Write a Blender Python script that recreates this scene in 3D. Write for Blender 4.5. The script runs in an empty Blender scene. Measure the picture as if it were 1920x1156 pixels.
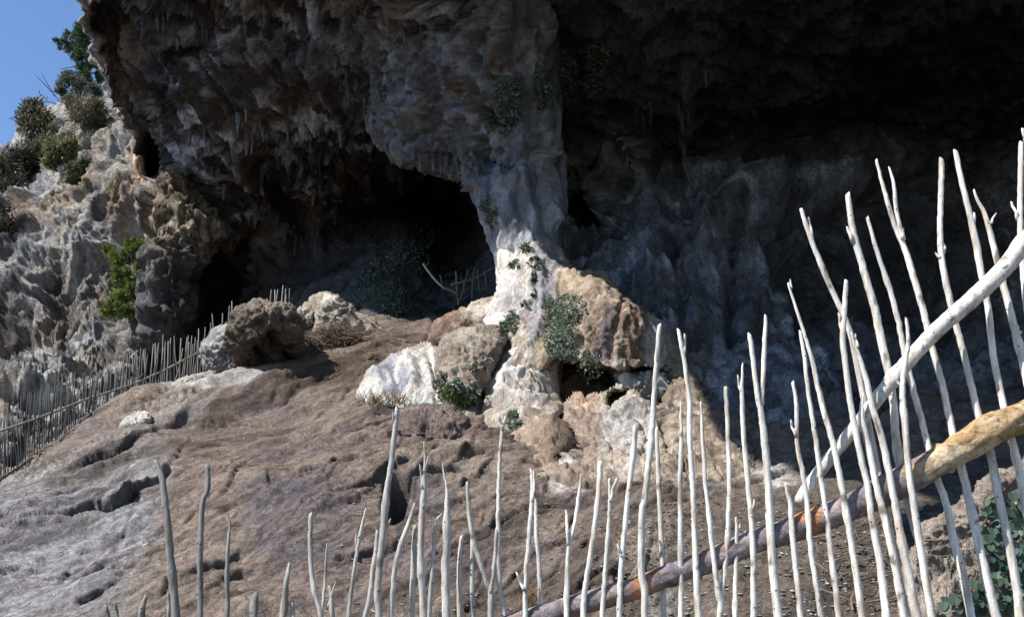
import bpy, math, random
import numpy as np
from mathutils import Vector

# ------------------------------------------------------------------ camera, sky, sun, exposure
sc = bpy.context.scene
COL = sc.collection
rng = random.Random(7)
nr = np.random.default_rng(11)
F = 1805.0                      # focal length in photograph pixels (1920 wide)
PT = math.radians(17)           # camera looks up the slope
CAM = np.array([0.0, 0.0, 1.6])
cd = bpy.data.cameras.new('camera'); cam = bpy.data.objects.new('camera', cd); COL.objects.link(cam)
cam.location = CAM; cam.rotation_euler = (math.radians(90) + PT, 0, 0)
cd.sensor_fit = 'HORIZONTAL'; cd.sensor_width = 36; cd.lens = 36 * F / 1920
cd.clip_start = 0.05; cd.clip_end = 2000
sc.camera = cam

SUN_AZ = math.radians(62)       # left of straight-behind the camera
SUN_EL = math.radians(50)
SUN = np.array([-math.sin(SUN_AZ) * math.cos(SUN_EL), -math.cos(SUN_AZ) * math.cos(SUN_EL), math.sin(SUN_EL)])
w = bpy.data.worlds.new('World'); sc.world = w; w.use_nodes = True
nt = w.node_tree; nt.nodes.clear()
out = nt.nodes.new('ShaderNodeOutputWorld'); bg = nt.nodes.new('ShaderNodeBackground')
sky = nt.nodes.new('ShaderNodeTexSky'); sky.sky_type = 'NISHITA'; sky.sun_disc = False
sky.sun_elevation = SUN_EL; sky.sun_rotation = math.atan2(SUN[0], SUN[1])
sky.air_density = 0.9; sky.dust_density = 0.05; sky.ozone_density = 6.0
nt.links.new(sky.outputs[0], bg.inputs[0]); bg.inputs[1].default_value = 0.12
nt.links.new(bg.outputs[0], out.inputs[0])
sd = bpy.data.lights.new('sun', 'SUN'); sd.energy = 5.0; sd.angle = math.radians(0.55); sd.color = (1.0, 0.965, 0.91)
so = bpy.data.objects.new('sun', sd); COL.objects.link(so)
so.rotation_euler = Vector(SUN).to_track_quat('Z', 'Y').to_euler(); so.location = (-20, -20, 40)
sc.view_settings.view_transform = 'Standard'; sc.view_settings.look = 'None'
sc.view_settings.exposure = 0.8; sc.view_settings.gamma = 1.0; sc.view_settings.use_curve_mapping = False
sc.render.engine = 'CYCLES'; sc.cycles.max_bounces = 6; sc.cycles.diffuse_bounces = 4

# ------------------------------------------------------------------ helpers
def P(px, py, Y):
    """world points seen at photograph pixel px,py at forward distance Y"""
    px, py, Y = np.broadcast_arrays(np.asarray(px, float), np.asarray(py, float), np.asarray(Y, float))
    u = (px - 960) / F; v = (578 - py) / F
    ry = math.cos(PT) - v * math.sin(PT); rz = v * math.cos(PT) + math.sin(PT)
    return np.stack([CAM[0] + u / ry * Y, Y, CAM[2] + rz / ry * Y], -1)
def proj(V):
    d = V - CAM
    yf = d[..., 1] * math.cos(PT) + d[..., 2] * math.sin(PT); up = -d[..., 1] * math.sin(PT) + d[..., 2] * math.cos(PT)
    yf = np.where(np.abs(yf) < 0.05, 0.05, yf)
    return 960 + F * d[..., 0] / yf, 578 - F * up / yf
GT = nr.normal(size=(32, 32, 32, 3)).astype(np.float32); GT /= np.linalg.norm(GT, axis=-1, keepdims=True)
GF = GT.reshape(-1, 3)
def perlin(p):
    shp = p.shape[:-1]; p = p.reshape(-1, 3).astype(np.float32)
    i = np.floor(p).astype(np.int32); f = p - i; s = f * f * f * (f * (f * 6 - 15) + 10)
    i &= 31; j = (i + 1) & 31
    def g(ix, iy, iz, fx, fy, fz):
        G = GF[(ix * 32 + iy) * 32 + iz]
        return G[:, 0] * fx + G[:, 1] * fy + G[:, 2] * fz
    x0, y0, z0 = i.T; x1, y1, z1 = j.T; fx, fy, fz = f.T
    a = g(x0, y0, z0, fx, fy, fz); b = g(x1, y0, z0, fx - 1, fy, fz); c = g(x0, y1, z0, fx, fy - 1, fz); d = g(x1, y1, z0, fx - 1, fy - 1, fz)
    e = g(x0, y0, z1, fx, fy, fz - 1); h = g(x1, y0, z1, fx - 1, fy, fz - 1); k = g(x0, y1, z1, fx, fy - 1, fz - 1); l = g(x1, y1, z1, fx - 1, fy - 1, fz - 1)
    sx, sy, sz = s.T
    a += (b - a) * sx; c += (d - c) * sx; e += (h - e) * sx; k += (l - k) * sx
    a += (c - a) * sy; e += (k - e) * sy
    return (a + (e - a) * sz).reshape(shp) * 1.5
def fbm(p, o=4, gain=0.5, off=0.0):
    t = 0; a = 1.0; q = p + off
    for _ in range(o):
        t = t + a * perlin(q); q = q * 2.03 + 5.3; a *= gain
    return t
def ridged(p, o=3, gain=0.5, off=0.0):
    t = 0; a = 1.0; q = p + off
    for _ in range(o):
        t = t + a * (0.5 - np.abs(perlin(q))) * 2; q = q * 2.1 + 3.7; a *= gain
    return t
def squash(p, g, k):
    """stretch a pattern along direction g"""
    g = np.array(g, float); g /= np.linalg.norm(g); return p - k * (p @ g)[..., None] * g
def flakes(t, e=.22):
    """turns a smooth field into flat flakes with sharp broken edges; also a tone per flake"""
    k = np.floor(t); f = t - k; return k + sst(1 - e, 1, f), (np.sin(k * 12.9898 + 3.1) * 43758.5453) % 1.0
def sst(a, b, x):
    t = np.clip((x - a) / (b - a), 0, 1); return t * t * (3 - 2 * t)
class TPS:
    """thin plate spline through scattered control points"""
    def __init__(self, pts, scale=500.0, smooth=1e-4):
        A = np.array(pts, float); self.s = scale; self.c = A[:, :2] / scale; n = len(A)
        K = self.k(self.c, self.c) + smooth * np.eye(n); Pm = np.c_[np.ones(n), self.c]
        M = np.block([[K, Pm], [Pm.T, np.zeros((3, 3))]])
        self.w = np.linalg.solve(M, np.r_[A[:, 2], 0, 0, 0])
    def k(self, a, b):
        r2 = ((a[:, None, :] - b[None]) ** 2).sum(-1); return 0.5 * r2 * np.log(r2 + 1e-12)
    def __call__(self, x, y):
        shp = np.broadcast(x, y).shape
        q = np.stack(np.broadcast_arrays(x, y), -1).reshape(-1, 2) / self.s; o = np.empty(len(q))
        for i in range(0, len(q), 40000):
            b = q[i:i + 40000]; o[i:i + 40000] = self.k(b, self.c) @ self.w[:-3] + self.w[-3] + b @ self.w[-2:]
        return o.reshape(shp)
def seg_dist(px, py, pl):
    """distance to a polyline and the side of it (+ = left of the direction of travel, y down)"""
    best = np.full(px.shape, 1e9); side = np.zeros(px.shape); tt = np.zeros(px.shape)
    n = len(pl) - 1
    for k in range(n):
        (ax, ay), (bx, by) = pl[k], pl[k + 1]
        dx, dy = bx - ax, by - ay; L2 = dx * dx + dy * dy + 1e-9
        t = np.clip(((px - ax) * dx + (py - ay) * dy) / L2, 0, 1)
        ex = px - ax - t * dx; ey = py - ay - t * dy; d = np.hypot(ex, ey); m = d < best
        best = np.where(m, d, best); side = np.where(m, np.sign(ex * dy - ey * dx), side); tt = np.where(m, (k + t) / n, tt)
    return best, side, tt
def poly_mask(px, py, poly, soft=12):
    d, _, _ = seg_dist(px, py, list(poly) + [poly[0]])
    ins = np.zeros(px.shape, bool); n = len(poly)
    for k in range(n):
        (ax, ay), (bx, by) = poly[k], poly[(k + 1) % n]
        c = ((ay > py) != (by > py)) & (px < (bx - ax) * (py - ay) / (by - ay + 1e-9) + ax)
        ins ^= c
    return sst(-soft, soft, np.where(ins, d, -d))
def blob(px, py, cx, cy, rx, ry, soft=0.5):
    return 1 - sst(1 - soft, 1 + soft, np.hypot((px - cx) / rx, (py - cy) / ry))
def mix(c, d, m):
    m = np.asarray(m)[..., None]; return c * (1 - m) + np.array(d) * m
def grid_normals(V, wu=False):
    if wu:
        du = np.roll(V, -1, 0) - np.roll(V, 1, 0)
    else:
        du = np.gradient(V, axis=0)
    dv = np.gradient(V, axis=1)
    n = np.cross(du, dv); n /= np.linalg.norm(n, axis=-1, keepdims=True) + 1e-9
    return n
def mesh_np(name, V, faces, colors=None, mat=None, parent=None, smooth=True):
    """one mesh object from vertex array, list of (n,k) face index arrays and vertex colours"""
    me = bpy.data.meshes.new(name)
    V = np.ascontiguousarray(V.reshape(-1, 3), np.float32)
    if not isinstance(faces, list): faces = [faces]
    faces = [np.asarray(f, np.int32) for f in faces if len(f)]
    loops = np.concatenate([f.ravel() for f in faces])
    tot = np.concatenate([np.full(len(f), f.shape[1], np.int32) for f in faces])
    st = np.r_[0, np.cumsum(tot)[:-1]].astype(np.int32)
    me.vertices.add(len(V)); me.vertices.foreach_set('co', V.ravel())
    me.loops.add(len(loops)); me.loops.foreach_set('vertex_index', loops)
    me.polygons.add(len(tot)); me.polygons.foreach_set('loop_start', st)
    me.polygons.foreach_set('use_smooth', np.full(len(tot), smooth))
    me.update(calc_edges=True)
    if colors is not None:
        c = np.ones((len(V), 4), np.float32); c[:, :3] = np.clip(colors.reshape(-1, 3), 0.004, 0.9)
        at = me.color_attributes.new('Col', 'FLOAT_COLOR', 'POINT'); at.data.foreach_set('color', c.ravel())
    if mat: me.materials.append(mat)
    o = bpy.data.objects.new(name, me); COL.objects.link(o)
    if parent is not None: o.parent = parent
    return o
def grid_faces(nu, nv, wu=False):
    iu = np.arange(nu if wu else nu - 1); iv = np.arange(nv - 1)
    I, J = np.meshgrid(iu, iv, indexing='ij'); I2 = (I + 1) % nu
    return np.stack([I * nv + J, I2 * nv + J, I2 * nv + J + 1, I * nv + J + 1], -1).reshape(-1, 4)
def tag(o, label=None, cat=None, group=None, kind=None):
    if label: o['label'] = label
    if cat: o['category'] = cat
    if group: o['group'] = group
    if kind: o['kind'] = kind
    return o
def empty(name, loc, label, cat, group=None):
    o = bpy.data.objects.new(name, None); COL.objects.link(o); o.location = loc; o.empty_display_size = 0.1
    return tag(o, label, cat, group)
def adopt(ch, root):
    ch.parent = root; ch.matrix_parent_inverse = root.matrix_basis.inverted(); return ch

# ------------------------------------------------------------------ materials
def mat_new(name, rough=0.9, spec=0.2):
    m = bpy.data.materials.new(name); m.use_nodes = True
    b = m.node_tree.nodes['Principled BSDF']; b.inputs['Roughness'].default_value = rough
    b.inputs['Specular IOR Level'].default_value = spec
    return m, m.node_tree, b
def rock_material(name, bump=1.0, s=1.0, contrast=0.55, rough=0.92, spec=0.15, stretch=(1, 1, 1), rot=(0, 0, 0), crackle=0.0, grain=.3, fine=.35):
    m, t, b = mat_new(name, rough, spec); N = t.nodes.new; L = t.links.new
    tc = N('ShaderNodeMapping'); tcc = N('ShaderNodeTexCoord'); L(tcc.outputs['Object'], tc.inputs[0]); tc.vector_type = 'TEXTURE'
    tc.inputs['Scale'].default_value = stretch; tc.inputs['Rotation'].default_value = rot
    at = N('ShaderNodeAttribute'); at.attribute_name = 'Col'
    def noise(scale, det, r=0.6):
        n = N('ShaderNodeTexNoise'); n.inputs['Scale'].default_value = scale * s; n.inputs['Detail'].default_value = det
        n.inputs['Roughness'].default_value = r; L(tc.outputs[0], n.inputs['Vector']); return n
    n1 = noise(2.2, 8, 0.7); n2 = noise(17, 6, 0.75); n3 = noise(62, 3, 0.75); n0 = noise(3.1, 12, 0.6)
    def ramp(src, lo, hi, a, c):
        r = N('ShaderNodeMapRange'); r.inputs[1].default_value = lo; r.inputs[2].default_value = hi
        r.inputs[3].default_value = a; r.inputs[4].default_value = c; L(src, r.inputs[0]); return r.outputs[0]
    k = contrast
    a1 = ramp(n1.outputs[0], 0.3, 0.7, 1 - k * 0.55, 1 + k * 0.5); a2 = ramp(n2.outputs[0], 0.3, 0.7, 1 - k * 0.75, 1 + k * 0.7)
    mu = N('ShaderNodeMath'); mu.operation = 'MULTIPLY'; L(a1, mu.inputs[0]); L(a2, mu.inputs[1])
    mu0 = mu; mu = N('ShaderNodeMath'); mu.operation = 'MULTIPLY'; L(mu0.outputs[0], mu.inputs[0]); L(ramp(n3.outputs[0], .34, .66, 1 - grain, 1 + grain * 1.2), mu.inputs[1])
    vm = N('ShaderNodeVectorMath'); vm.operation = 'SCALE'; L(at.outputs['Color'], vm.inputs[0]); L(mu.outputs[0], vm.inputs['Scale'])
    L(vm.outputs[0], b.inputs['Base Color'])
    vo = N('ShaderNodeTexVoronoi'); vo.feature = 'F1'; vo.inputs['Scale'].default_value = 14 * s
    wv = N('ShaderNodeVectorMath'); wv.operation = 'MULTIPLY_ADD'; wv.inputs[1].default_value = (0.12,) * 3
    L(n2.outputs['Color'], wv.inputs[0]); L(tc.outputs[0], wv.inputs[2]); L(wv.outputs[0], vo.inputs['Vector'])
    h0 = N('ShaderNodeMath'); h0.operation = 'MULTIPLY_ADD'; h0.inputs[1].default_value = 2.2; L(n0.outputs[0], h0.inputs[0]); L(n2.outputs[0], h0.inputs[2])
    h = N('ShaderNodeMath'); h.operation = 'MULTIPLY_ADD'; h.inputs[1].default_value = 0.3; L(vo.outputs['Distance'], h.inputs[0]); L(h0.outputs[0], h.inputs[2])
    h2 = N('ShaderNodeMath'); h2.operation = 'MULTIPLY_ADD'; h2.inputs[1].default_value = fine; L(n3.outputs[0], h2.inputs[0]); L(h.outputs[0], h2.inputs[2])
    if crackle:
        for scl, wt in ((5.5, .5), (15, .35)):
            ve = N('ShaderNodeTexVoronoi'); ve.feature = 'DISTANCE_TO_EDGE'; ve.inputs['Scale'].default_value = scl * s
            w2 = N('ShaderNodeVectorMath'); w2.operation = 'MULTIPLY_ADD'; w2.inputs[1].default_value = (1.6 / scl,) * 3
            L(n1.outputs['Color'] if scl < 8 else n2.outputs['Color'], w2.inputs[0]); L(tc.outputs[0], w2.inputs[2]); L(w2.outputs[0], ve.inputs['Vector'])
            ce = ramp(ve.outputs['Distance'], 0.0, 0.06, -wt * crackle, 0.0); cm = ramp(n1.outputs[0], .42, .62, 0, 1)
            cq = N('ShaderNodeMath'); cq.operation = 'MULTIPLY'; L(ce, cq.inputs[0]); L(cm, cq.inputs[1])
            ca = N('ShaderNodeMath'); ca.operation = 'ADD'; L(h2.outputs[0], ca.inputs[0]); L(cq.outputs[0], ca.inputs[1]); h2 = ca
    bp = N('ShaderNodeBump'); bp.inputs['Strength'].default_value = min(1.0, .5 + bump / 2); bp.inputs['Distance'].default_value = 0.07 * bump / s
    L(h2.outputs[0], bp.inputs['Height']); L(bp.outputs[0], b.inputs['Normal'])
    return m
M_ROCK = rock_material('limestone', 0.8, 1.0, 0.5)
M_CAVE = rock_material('cave_limestone', 1.0, 0.8, 0.75, 0.5, 0.5, grain=.4)
M_SLAB = rock_material('slab_rock', 0.6, 1.0, 0.42, stretch=(1.25, 1, 1), rot=(0, -.34, .876), crackle=1.3, grain=.26, fine=.12)
M_FLOW = rock_material('flowstone', 0.4, 1.0, 0.5, 0.75, 0.3, stretch=(1, 1, 3.2))
M_BLOCK = rock_material('streaked_rock', 0.6, 1.1, 0.5, stretch=(1, 1, 1.8), crackle=.5, grain=.34)
M_KARST = rock_material('pitted_limestone', 1.2, 0.7, 0.6)
def wood_material(name):
    m, t, b = mat_new(name, 0.75, 0.2); N = t.nodes.new; L = t.links.new
    tc = N('ShaderNodeTexCoord'); at = N('ShaderNodeAttribute'); at.attribute_name = 'Col'
    mp = N('ShaderNodeMapping'); mp.inputs['Scale'].default_value = (1, 1, 0.18); L(tc.outputs['Object'], mp.inputs[0])
    n = N('ShaderNodeTexNoise'); n.inputs['Scale'].default_value = 90; n.inputs['Detail'].default_value = 4; L(mp.outputs[0], n.inputs['Vector'])
    n2 = N('ShaderNodeTexNoise'); n2.inputs['Scale'].default_value = 240; n2.inputs['Detail'].default_value = 2; L(tc.outputs['Object'], n2.inputs['Vector'])
    vo = N('ShaderNodeTexVoronoi'); vo.inputs['Scale'].default_value = 32; L(tc.outputs['Object'], vo.inputs['Vector'])
    r = N('ShaderNodeMapRange'); r.inputs[1].default_value = 0.3; r.inputs[2].default_value = 0.72; r.inputs[3].default_value = 0.72; r.inputs[4].default_value = 1.15; L(n.outputs[0], r.inputs[0])
    r3 = N('ShaderNodeMapRange'); r3.inputs[1].default_value = 0.3; r3.inputs[2].default_value = 0.7; r3.inputs[3].default_value = 0.84; r3.inputs[4].default_value = 1.12; L(n2.outputs[0], r3.inputs[0])
    r2 = N('ShaderNodeMapRange'); r2.inputs[1].default_value = 0.07; r2.inputs[2].default_value = 0.12; r2.inputs[3].default_value = 0.2; r2.inputs[4].default_value = 1.0; L(vo.outputs['Distance'], r2.inputs[0])
    q = N('ShaderNodeMath'); q.operation = 'MULTIPLY'; L(r.outputs[0], q.inputs[0]); L(r2.outputs[0], q.inputs[1])
    q2 = N('ShaderNodeMath'); q2.operation = 'MULTIPLY'; L(q.outputs[0], q2.inputs[0]); L(r3.outputs[0], q2.inputs[1])
    vm = N('ShaderNodeVectorMath'); vm.operation = 'SCALE'; L(at.outputs['Color'], vm.inputs[0]); L(q2.outputs[0], vm.inputs['Scale']); L(vm.outputs[0], b.inputs['Base Color'])
    bp = N('ShaderNodeBump'); bp.inputs['Strength'].default_value = 0.5; bp.inputs['Distance'].default_value = 0.004
    L(q2.outputs[0], bp.inputs['Height']); L(bp.outputs[0], b.inputs['Normal'])
    return m
M_WOOD = wood_material('peeled_weathered_wood')
def bark_material():
    m, t, b = mat_new('bark', 0.85, 0.2); N = t.nodes.new; L = t.links.new
    tc = N('ShaderNodeTexCoord'); at = N('ShaderNodeAttribute'); at.attribute_name = 'Col'
    n = N('ShaderNodeTexNoise'); n.inputs['Scale'].default_value = 26; n.inputs['Detail'].default_value = 8; n.inputs['Roughness'].default_value = 0.7; L(tc.outputs['Object'], n.inputs['Vector'])
    wv = N('ShaderNodeVectorMath'); wv.operation = 'MULTIPLY_ADD'; wv.inputs[1].default_value = (0.06,) * 3
    L(n.outputs['Color'], wv.inputs[0]); L(tc.outputs['Object'], wv.inputs[2])
    vo = N('ShaderNodeTexVoronoi'); vo.feature = 'DISTANCE_TO_EDGE'; vo.inputs['Scale'].default_value = 11; L(wv.outputs[0], vo.inputs['Vector'])
    r = N('ShaderNodeMapRange'); r.inputs[1].default_value = 0.0; r.inputs[2].default_value = 0.035; r.inputs[3].default_value = 0.8; r.inputs[4].default_value = 1.0; L(vo.outputs['Distance'], r.inputs[0])
    r1 = N('ShaderNodeMapRange'); r1.inputs[1].default_value = 0.3; r1.inputs[2].default_value = 0.7; r1.inputs[3].default_value = 0.55; r1.inputs[4].default_value = 1.4; L(n.outputs[0], r1.inputs[0])
    q = N('ShaderNodeMath'); q.operation = 'MULTIPLY'; L(r.outputs[0], q.inputs[0]); L(r1.outputs[0], q.inputs[1])
    vm = N('ShaderNodeVectorMath'); vm.operation = 'SCALE'; L(at.outputs['Color'], vm.inputs[0]); L(q.outputs[0], vm.inputs['Scale']); L(vm.outputs[0], b.inputs['Base Color'])
    bp = N('ShaderNodeBump'); bp.inputs['Strength'].default_value = 0.8; bp.inputs['Distance'].default_value = 0.012
    L(q.outputs[0], bp.inputs['Height']); L(bp.outputs[0], b.inputs['Normal'])
    return m
M_BARK = bark_material()
def leaf_material():
    m, t, b = mat_new('leaf', 0.55, 0.35); N = t.nodes.new; L = t.links.new
    at = N('ShaderNodeAttribute'); at.attribute_name = 'Col'; L(at.outputs['Color'], b.inputs['Base Color'])
    tr = N('ShaderNodeBsdfTranslucent'); ms = N('ShaderNodeMixShader'); ms.inputs[0].default_value = 0.25
    L(at.outputs['Color'], tr.inputs[0]); L(b.outputs[0], ms.inputs[1]); L(tr.outputs[0], ms.inputs[2])
    L(ms.outputs[0], t.nodes['Material Output'].inputs[0]); return m
M_LEAF = leaf_material()

BROWN = np.array([.21, .163, .135]); GREY = np.array([.35, .35, .375]); WHITE = np.array([.70, .68, .64])
TAN = np.array([.30, .21, .125]); SOOT_SHADE = np.array([.022, .021, .023]); BLUE = np.array([.17, .18, .21]); RUST = np.array([.17, .10, .06])
PALE = np.array([.42, .38, .33]); DIRT = np.array([.088, .072, .058])

# ------------------------------------------------------------------ ground: the rock slope in front of the cave
GC = []
for px, py, Y in [(0,1156,5.4),(240,1156,5.2),(480,1156,5.0),(960,1156,4.8),(1440,1156,4.6),(1900,1156,4.6),
                  (0,1000,6.5),(240,1000,6.6),(480,1000,6.4),(720,1000,6.3),(960,1000,6.2),(1300,1000,6.0),(1600,1000,5.6),(1900,960,5.9),
                  (150,900,7.9),(300,900,7.8),(500,900,7.7),(750,900,7.5),(1000,900,7.4),(1250,900,7.4),(1450,900,7.2),(1650,900,7.2),(1850,900,7.0),
                  (220,800,9.8),(400,800,9.5),(600,800,9.4),(800,800,9.2),(330,740,11.1),(520,740,11.0),(640,740,10.9),
                  (480,700,12.0),(640,700,11.9),(620,660,12.8),(740,640,13.6),(820,630,14.0),(620,615,14.3),(1500,850,8.6),(1700,820,9.2),(1900,780,9.4)]:
    p = P(px, py, Y); GC.append((p[0], p[1], p[2]))
CREST = [(410,697,12.3),(311,737,11.4),(234,768,10.6),(171,803,9.8),(109,828,9.0),(31,890,8.0),(-40,940,7.2),(-200,1000,6.3)]
for px, py, Y in CREST:
    p = P(px, py, Y); GC.append(tuple(p))
    for d, dz in ((1.2, -.45), (3.5, -1.7), (6.5, -2.6)):
        GC.append((p[0] - .75 * d, p[1] + .65 * d, p[2] + dz))
GC += [(0,3,.78),(1.5,3,.85),(-2,3,.7),(0,0,-.15),(3,0,.1),(-4,0,-.6),(0,-5,-1.6),(0,-14,-4.5),(-12,-6,-4.5),(12,-4,-.5),(12,6,3.0),(-14,8,-.5),
       (8,9,3.6),(12,14,4.5),(0,20,7.0),(5,16,5.5),(-16,20,1.5),(-30,10,-5),(30,10,4),(0,-40,-12),(30,40,9),(-30,40,2)]
ground_f = TPS(GC, 5.0, 1e-3)
rows = np.concatenate([-np.geomspace(60, 1, 14), np.arange(-.5, 4.4, .5),
        np.interp(np.arange(1170, 606, -1.9), [610, 640, 700, 740, 800, 900, 1000, 1156, 1172], [15.2, 14.0, 12.1, 11.1, 9.5, 7.7, 6.4, 5.0, 4.5]),
        np.arange(15.6, 26, .6), np.geomspace(27, 60, 8)])
sc_ = np.concatenate([-np.geomspace(4.5, .6, 18), np.linspace(-.57, .57, 620), np.geomspace(.6, 4.5, 18)])
X = sc_[:, None] * np.maximum(rows[None], 4.0); Yg = np.broadcast_to(rows[None], X.shape)
V = np.stack([X, Yg, np.clip(ground_f(X, Yg), -16, 14)], -1)
px, py = proj(V)
front = Yg > 3.5
wob = fbm(V * .8, 3) * 14
n = grid_normals(V)
n *= np.sign(n[..., 2:3])
dirv = n * .75 + np.array([0, -.35, .1])
# bedding runs down to the left in the picture
bed = V @ np.array([[.75, .2, 0], [.1, .6, .9], [1.2, -.3, -2.4]]).T
G2 = (.5, .8, .36)
disp = .17 * fbm(V * .45, 3) + .05 * ridged(squash(V * 1.3, G2, .75), 3, .55) + .030 * fbm(squash(V * 3.2, G2, .65), 4, .6, 3.) + .016 * fbm(squash(V * 8, G2, .5), 3, .65)
fl1, tone1 = flakes(3.2 * fbm(squash(V * .9, G2, .62), 5, .55, 23.)); fl2, tone2 = flakes(3.0 * fbm(squash(V * 2.6, G2, .55), 4, .55, 29.))
disp += .016 * fl1 + .015 * fl2 * sst(-.35, .2, fbm(V * .8, 2, .5, 12.))
crk = fbm(squash(V * 1.0, G2, .86), 5, .5, 17.); crk2 = fbm(squash(V * 1.7, (.75, .5, .3), .86), 4, .5, 41.)
crk = np.maximum(np.exp(-(crk / .03) ** 2) * sst(-.15, .25, fbm(V * .7, 3, .5, 8.)), np.exp(-(crk2 / .03) ** 2) * sst(.05, .4, fbm(V * .7, 3, .5, 3.)))
disp -= .04 * crk
lvec = np.zeros(V.shape); crackm = np.zeros(px.shape)
LV = n * .55 + np.array([0, -.75, .1])
def ledge(pl, A, Lp, wd=3.5, dark=.7):
    """a broken edge: the rock above the line stands A metres proud and overhangs; dirt lies in the crack"""
    global disp
    xs, ys = [p[0] for p in pl], [p[1] for p in pl]; m = Lp * 3 + 30
    I = np.where(front & (px > min(xs) - m) & (px < max(xs) + m) & (py > min(ys) - m) & (py < max(ys) + m))
    X_, Y_ = px[I], py[I]
    d, sg, t = seg_dist(X_ + wob[I] * .3 + 5 * jag[I], Y_ + wob[I] * .2 + 4 * jag2[I], pl)
    env = np.sin(np.clip(t, .02, .98) * math.pi) ** .45; sd = d * sg
    lvec[I] += LV[I] * (A * env * sst(-wd, wd, sd) * np.exp(-np.maximum(sd, 0) / Lp))[:, None]
    g = np.exp(-((sd + wd * .6) / (wd * .9)) ** 2) * env
    disp[I] -= A * .35 * g; crackm[I] = np.maximum(crackm[I], g * dark)
jag = perlin(V * 2.2); jag2 = perlin(V * 2.2 + 7)
LED = [([(90,872),(128,865),(170,850),(213,842),(250,821),(320,789),(373,757),(426,740)], .10, 40),
       ([(0,968),(60,955),(130,925),(200,890),(290,862)], .05, 30),
       ([(175,1024),(205,1014),(229,1005),(240,985),(250,970)], .03, 30),
       ([(384,968),(405,962),(426,948),(440,930),(450,902),(470,872),(482,860)], .06, 35),
       ([(560,920),(600,910),(640,900),(700,888),(735,870)], .08, 40),
       ([(630,952),(660,940),(700,925),(740,900),(790,880)], .12, 40),
       ([(725,835),(735,815),(760,795),(800,790)], .05, 30), ([(340,1090),(380,1075),(420,1058),(440,1045)], .07, 26), ([(60,1118),(100,1100),(150,1090),(200,1060)], .025, 30),
       ([(480,880),(520,872),(560,858)], .04, 22), ([(600,800),(650,790),(700,770)], .04, 25), ([(420,760),(470,750),(520,730),(580,722)], .035, 25),
       ([(960,980),(1040,965),(1110,955)], .05, 25), ([(1020,920),(1060,930),(1100,925)], .05, 25), ([(900,1060),(980,1050),(1080,1030),(1180,1005)], .05, 25),
       ([(1130,985),(1220,970),(1300,940),(1390,915)], .05, 25), ([(1300,925),(1380,910),(1470,880),(1560,872)], .10, 30),
       ([(540,1085),(620,1070),(700,1040),(800,1020)], .04, 25), ([(300,850),(360,838),(420,815)], .03, 20)]
LED += [([(140,972),(180,963),(215,967),(240,958),(258,946),(280,926),(302,903),(318,876)], .26, 60), ([(742,836),(765,828),(800,824),(840,836),(880,834),(915,838)], .12, 30), ([(735,884),(765,915),(800,900),(850,893),(880,892)], .10, 30)]
for pl, A, Lp in LED: ledge(pl, A * .55, Lp, 2.6, .55)
cr = random.Random(4)
for k in range(150):
    x, y = cr.uniform(60, 1250), cr.uniform(720, 1150); a = math.radians(cr.gauss(-27, 13)); Lc = cr.uniform(18, 110) * (1 if y > 850 else .8)
    if y < 900 - (x if x < 400 else 400) * .42: continue
    pl = []; 
    for q_ in range(5):
        pl.append((x, y)); a += cr.gauss(0, .22); x += math.cos(a) * Lc / 4; y += math.sin(a) * Lc / 4
    ledge(pl, cr.choice([.010, .014, .02, .03]), cr.uniform(8, 26), 2.0, cr.uniform(.5, 1))
hole = blob(px, py, 742, 965, 20, 34, .5) + .8 * blob(px, py, 752, 925, 26, 14, .5)
disp = disp - np.where(front, .28 * hole, 0)
soil = np.where(front, sst(1180, 1420, px + wob * 2) * sst(850, 960, py + (px - 1400) * .12), 0)
soil = np.maximum(soil, np.where(Yg < 4.2, 1, 0) * .8)
disp = np.where(soil > 0, disp * (1 - .72 * soil) + soil * .025 * fbm(V * 9, 3, .65), disp)
V = V + dirv * disp[..., None] + lvec * (1 - .7 * soil)[..., None]
gsurf = V.copy()
c = np.broadcast_to(BROWN, V.shape).copy()
q = fbm(V * .7, 4, .55, 9.0); q2 = fbm(V * 2.6, 4, .6, 2.0); q3 = ridged(bed * 1.6, 3, .6, 4.0)
c = mix(c, [.17, .132, .122], sst(0, .5, q)); c = mix(c, [.25, .205, .165], sst(.05, .6, -q) * .8)
c = mix(c, [.215, .165, .125], sst(.1, .7, q2) * .7); c *= (1 + .22 * np.clip(q3 - .5, -1, 1))[..., None]
wx, wy = px + q2 * 22 + q * 25, py + q * 25 + q2 * 12
gm = poly_mask(wx, wy, [(-900,985),(0,925),(110,885),(215,868),(300,850),(320,880),(290,925),(285,985),(255,1020),(240,1080),(205,1160),(200,1500),(-900,1500)], 48)
gs = fbm(squash(V * 1.8, G2, .8), 4, .6, 31.)
c = mix(c, np.array([.26, .245, .25]) * (1 + .4 * gs[..., None]), np.clip(gm * (1.05 + .5 * gs), 0, 1) * .85); c = mix(c, [.36, .35, .36], sst(.15, .5, gs + .3 * q2) * gm * .5)
c = mix(c, [.30, .27, .25], poly_mask(wx, wy, [(0,905),(120,850),(260,790),(400,722),(440,730),(330,790),(200,850),(60,935)], 14) * .75)
c = mix(c, [.5, .46, .41], poly_mask(wx, wy, [(308,745),(350,715),(400,698),(425,700),(440,716),(390,728),(350,742)], 8) * .9)
c = mix(c, [.46, .44, .43], poly_mask(wx, wy, [(405,735),(425,706),(470,700),(520,715),(500,735),(440,745)], 10) * .6)
c = mix(c, [.12, .11, .13], (blob(wx, wy, 600, 1010, 90, 60) + blob(wx, wy, 790, 950, 60, 60) + blob(wx, wy, 530, 1000, 60, 70)).clip(0, 1) * .6)
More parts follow.
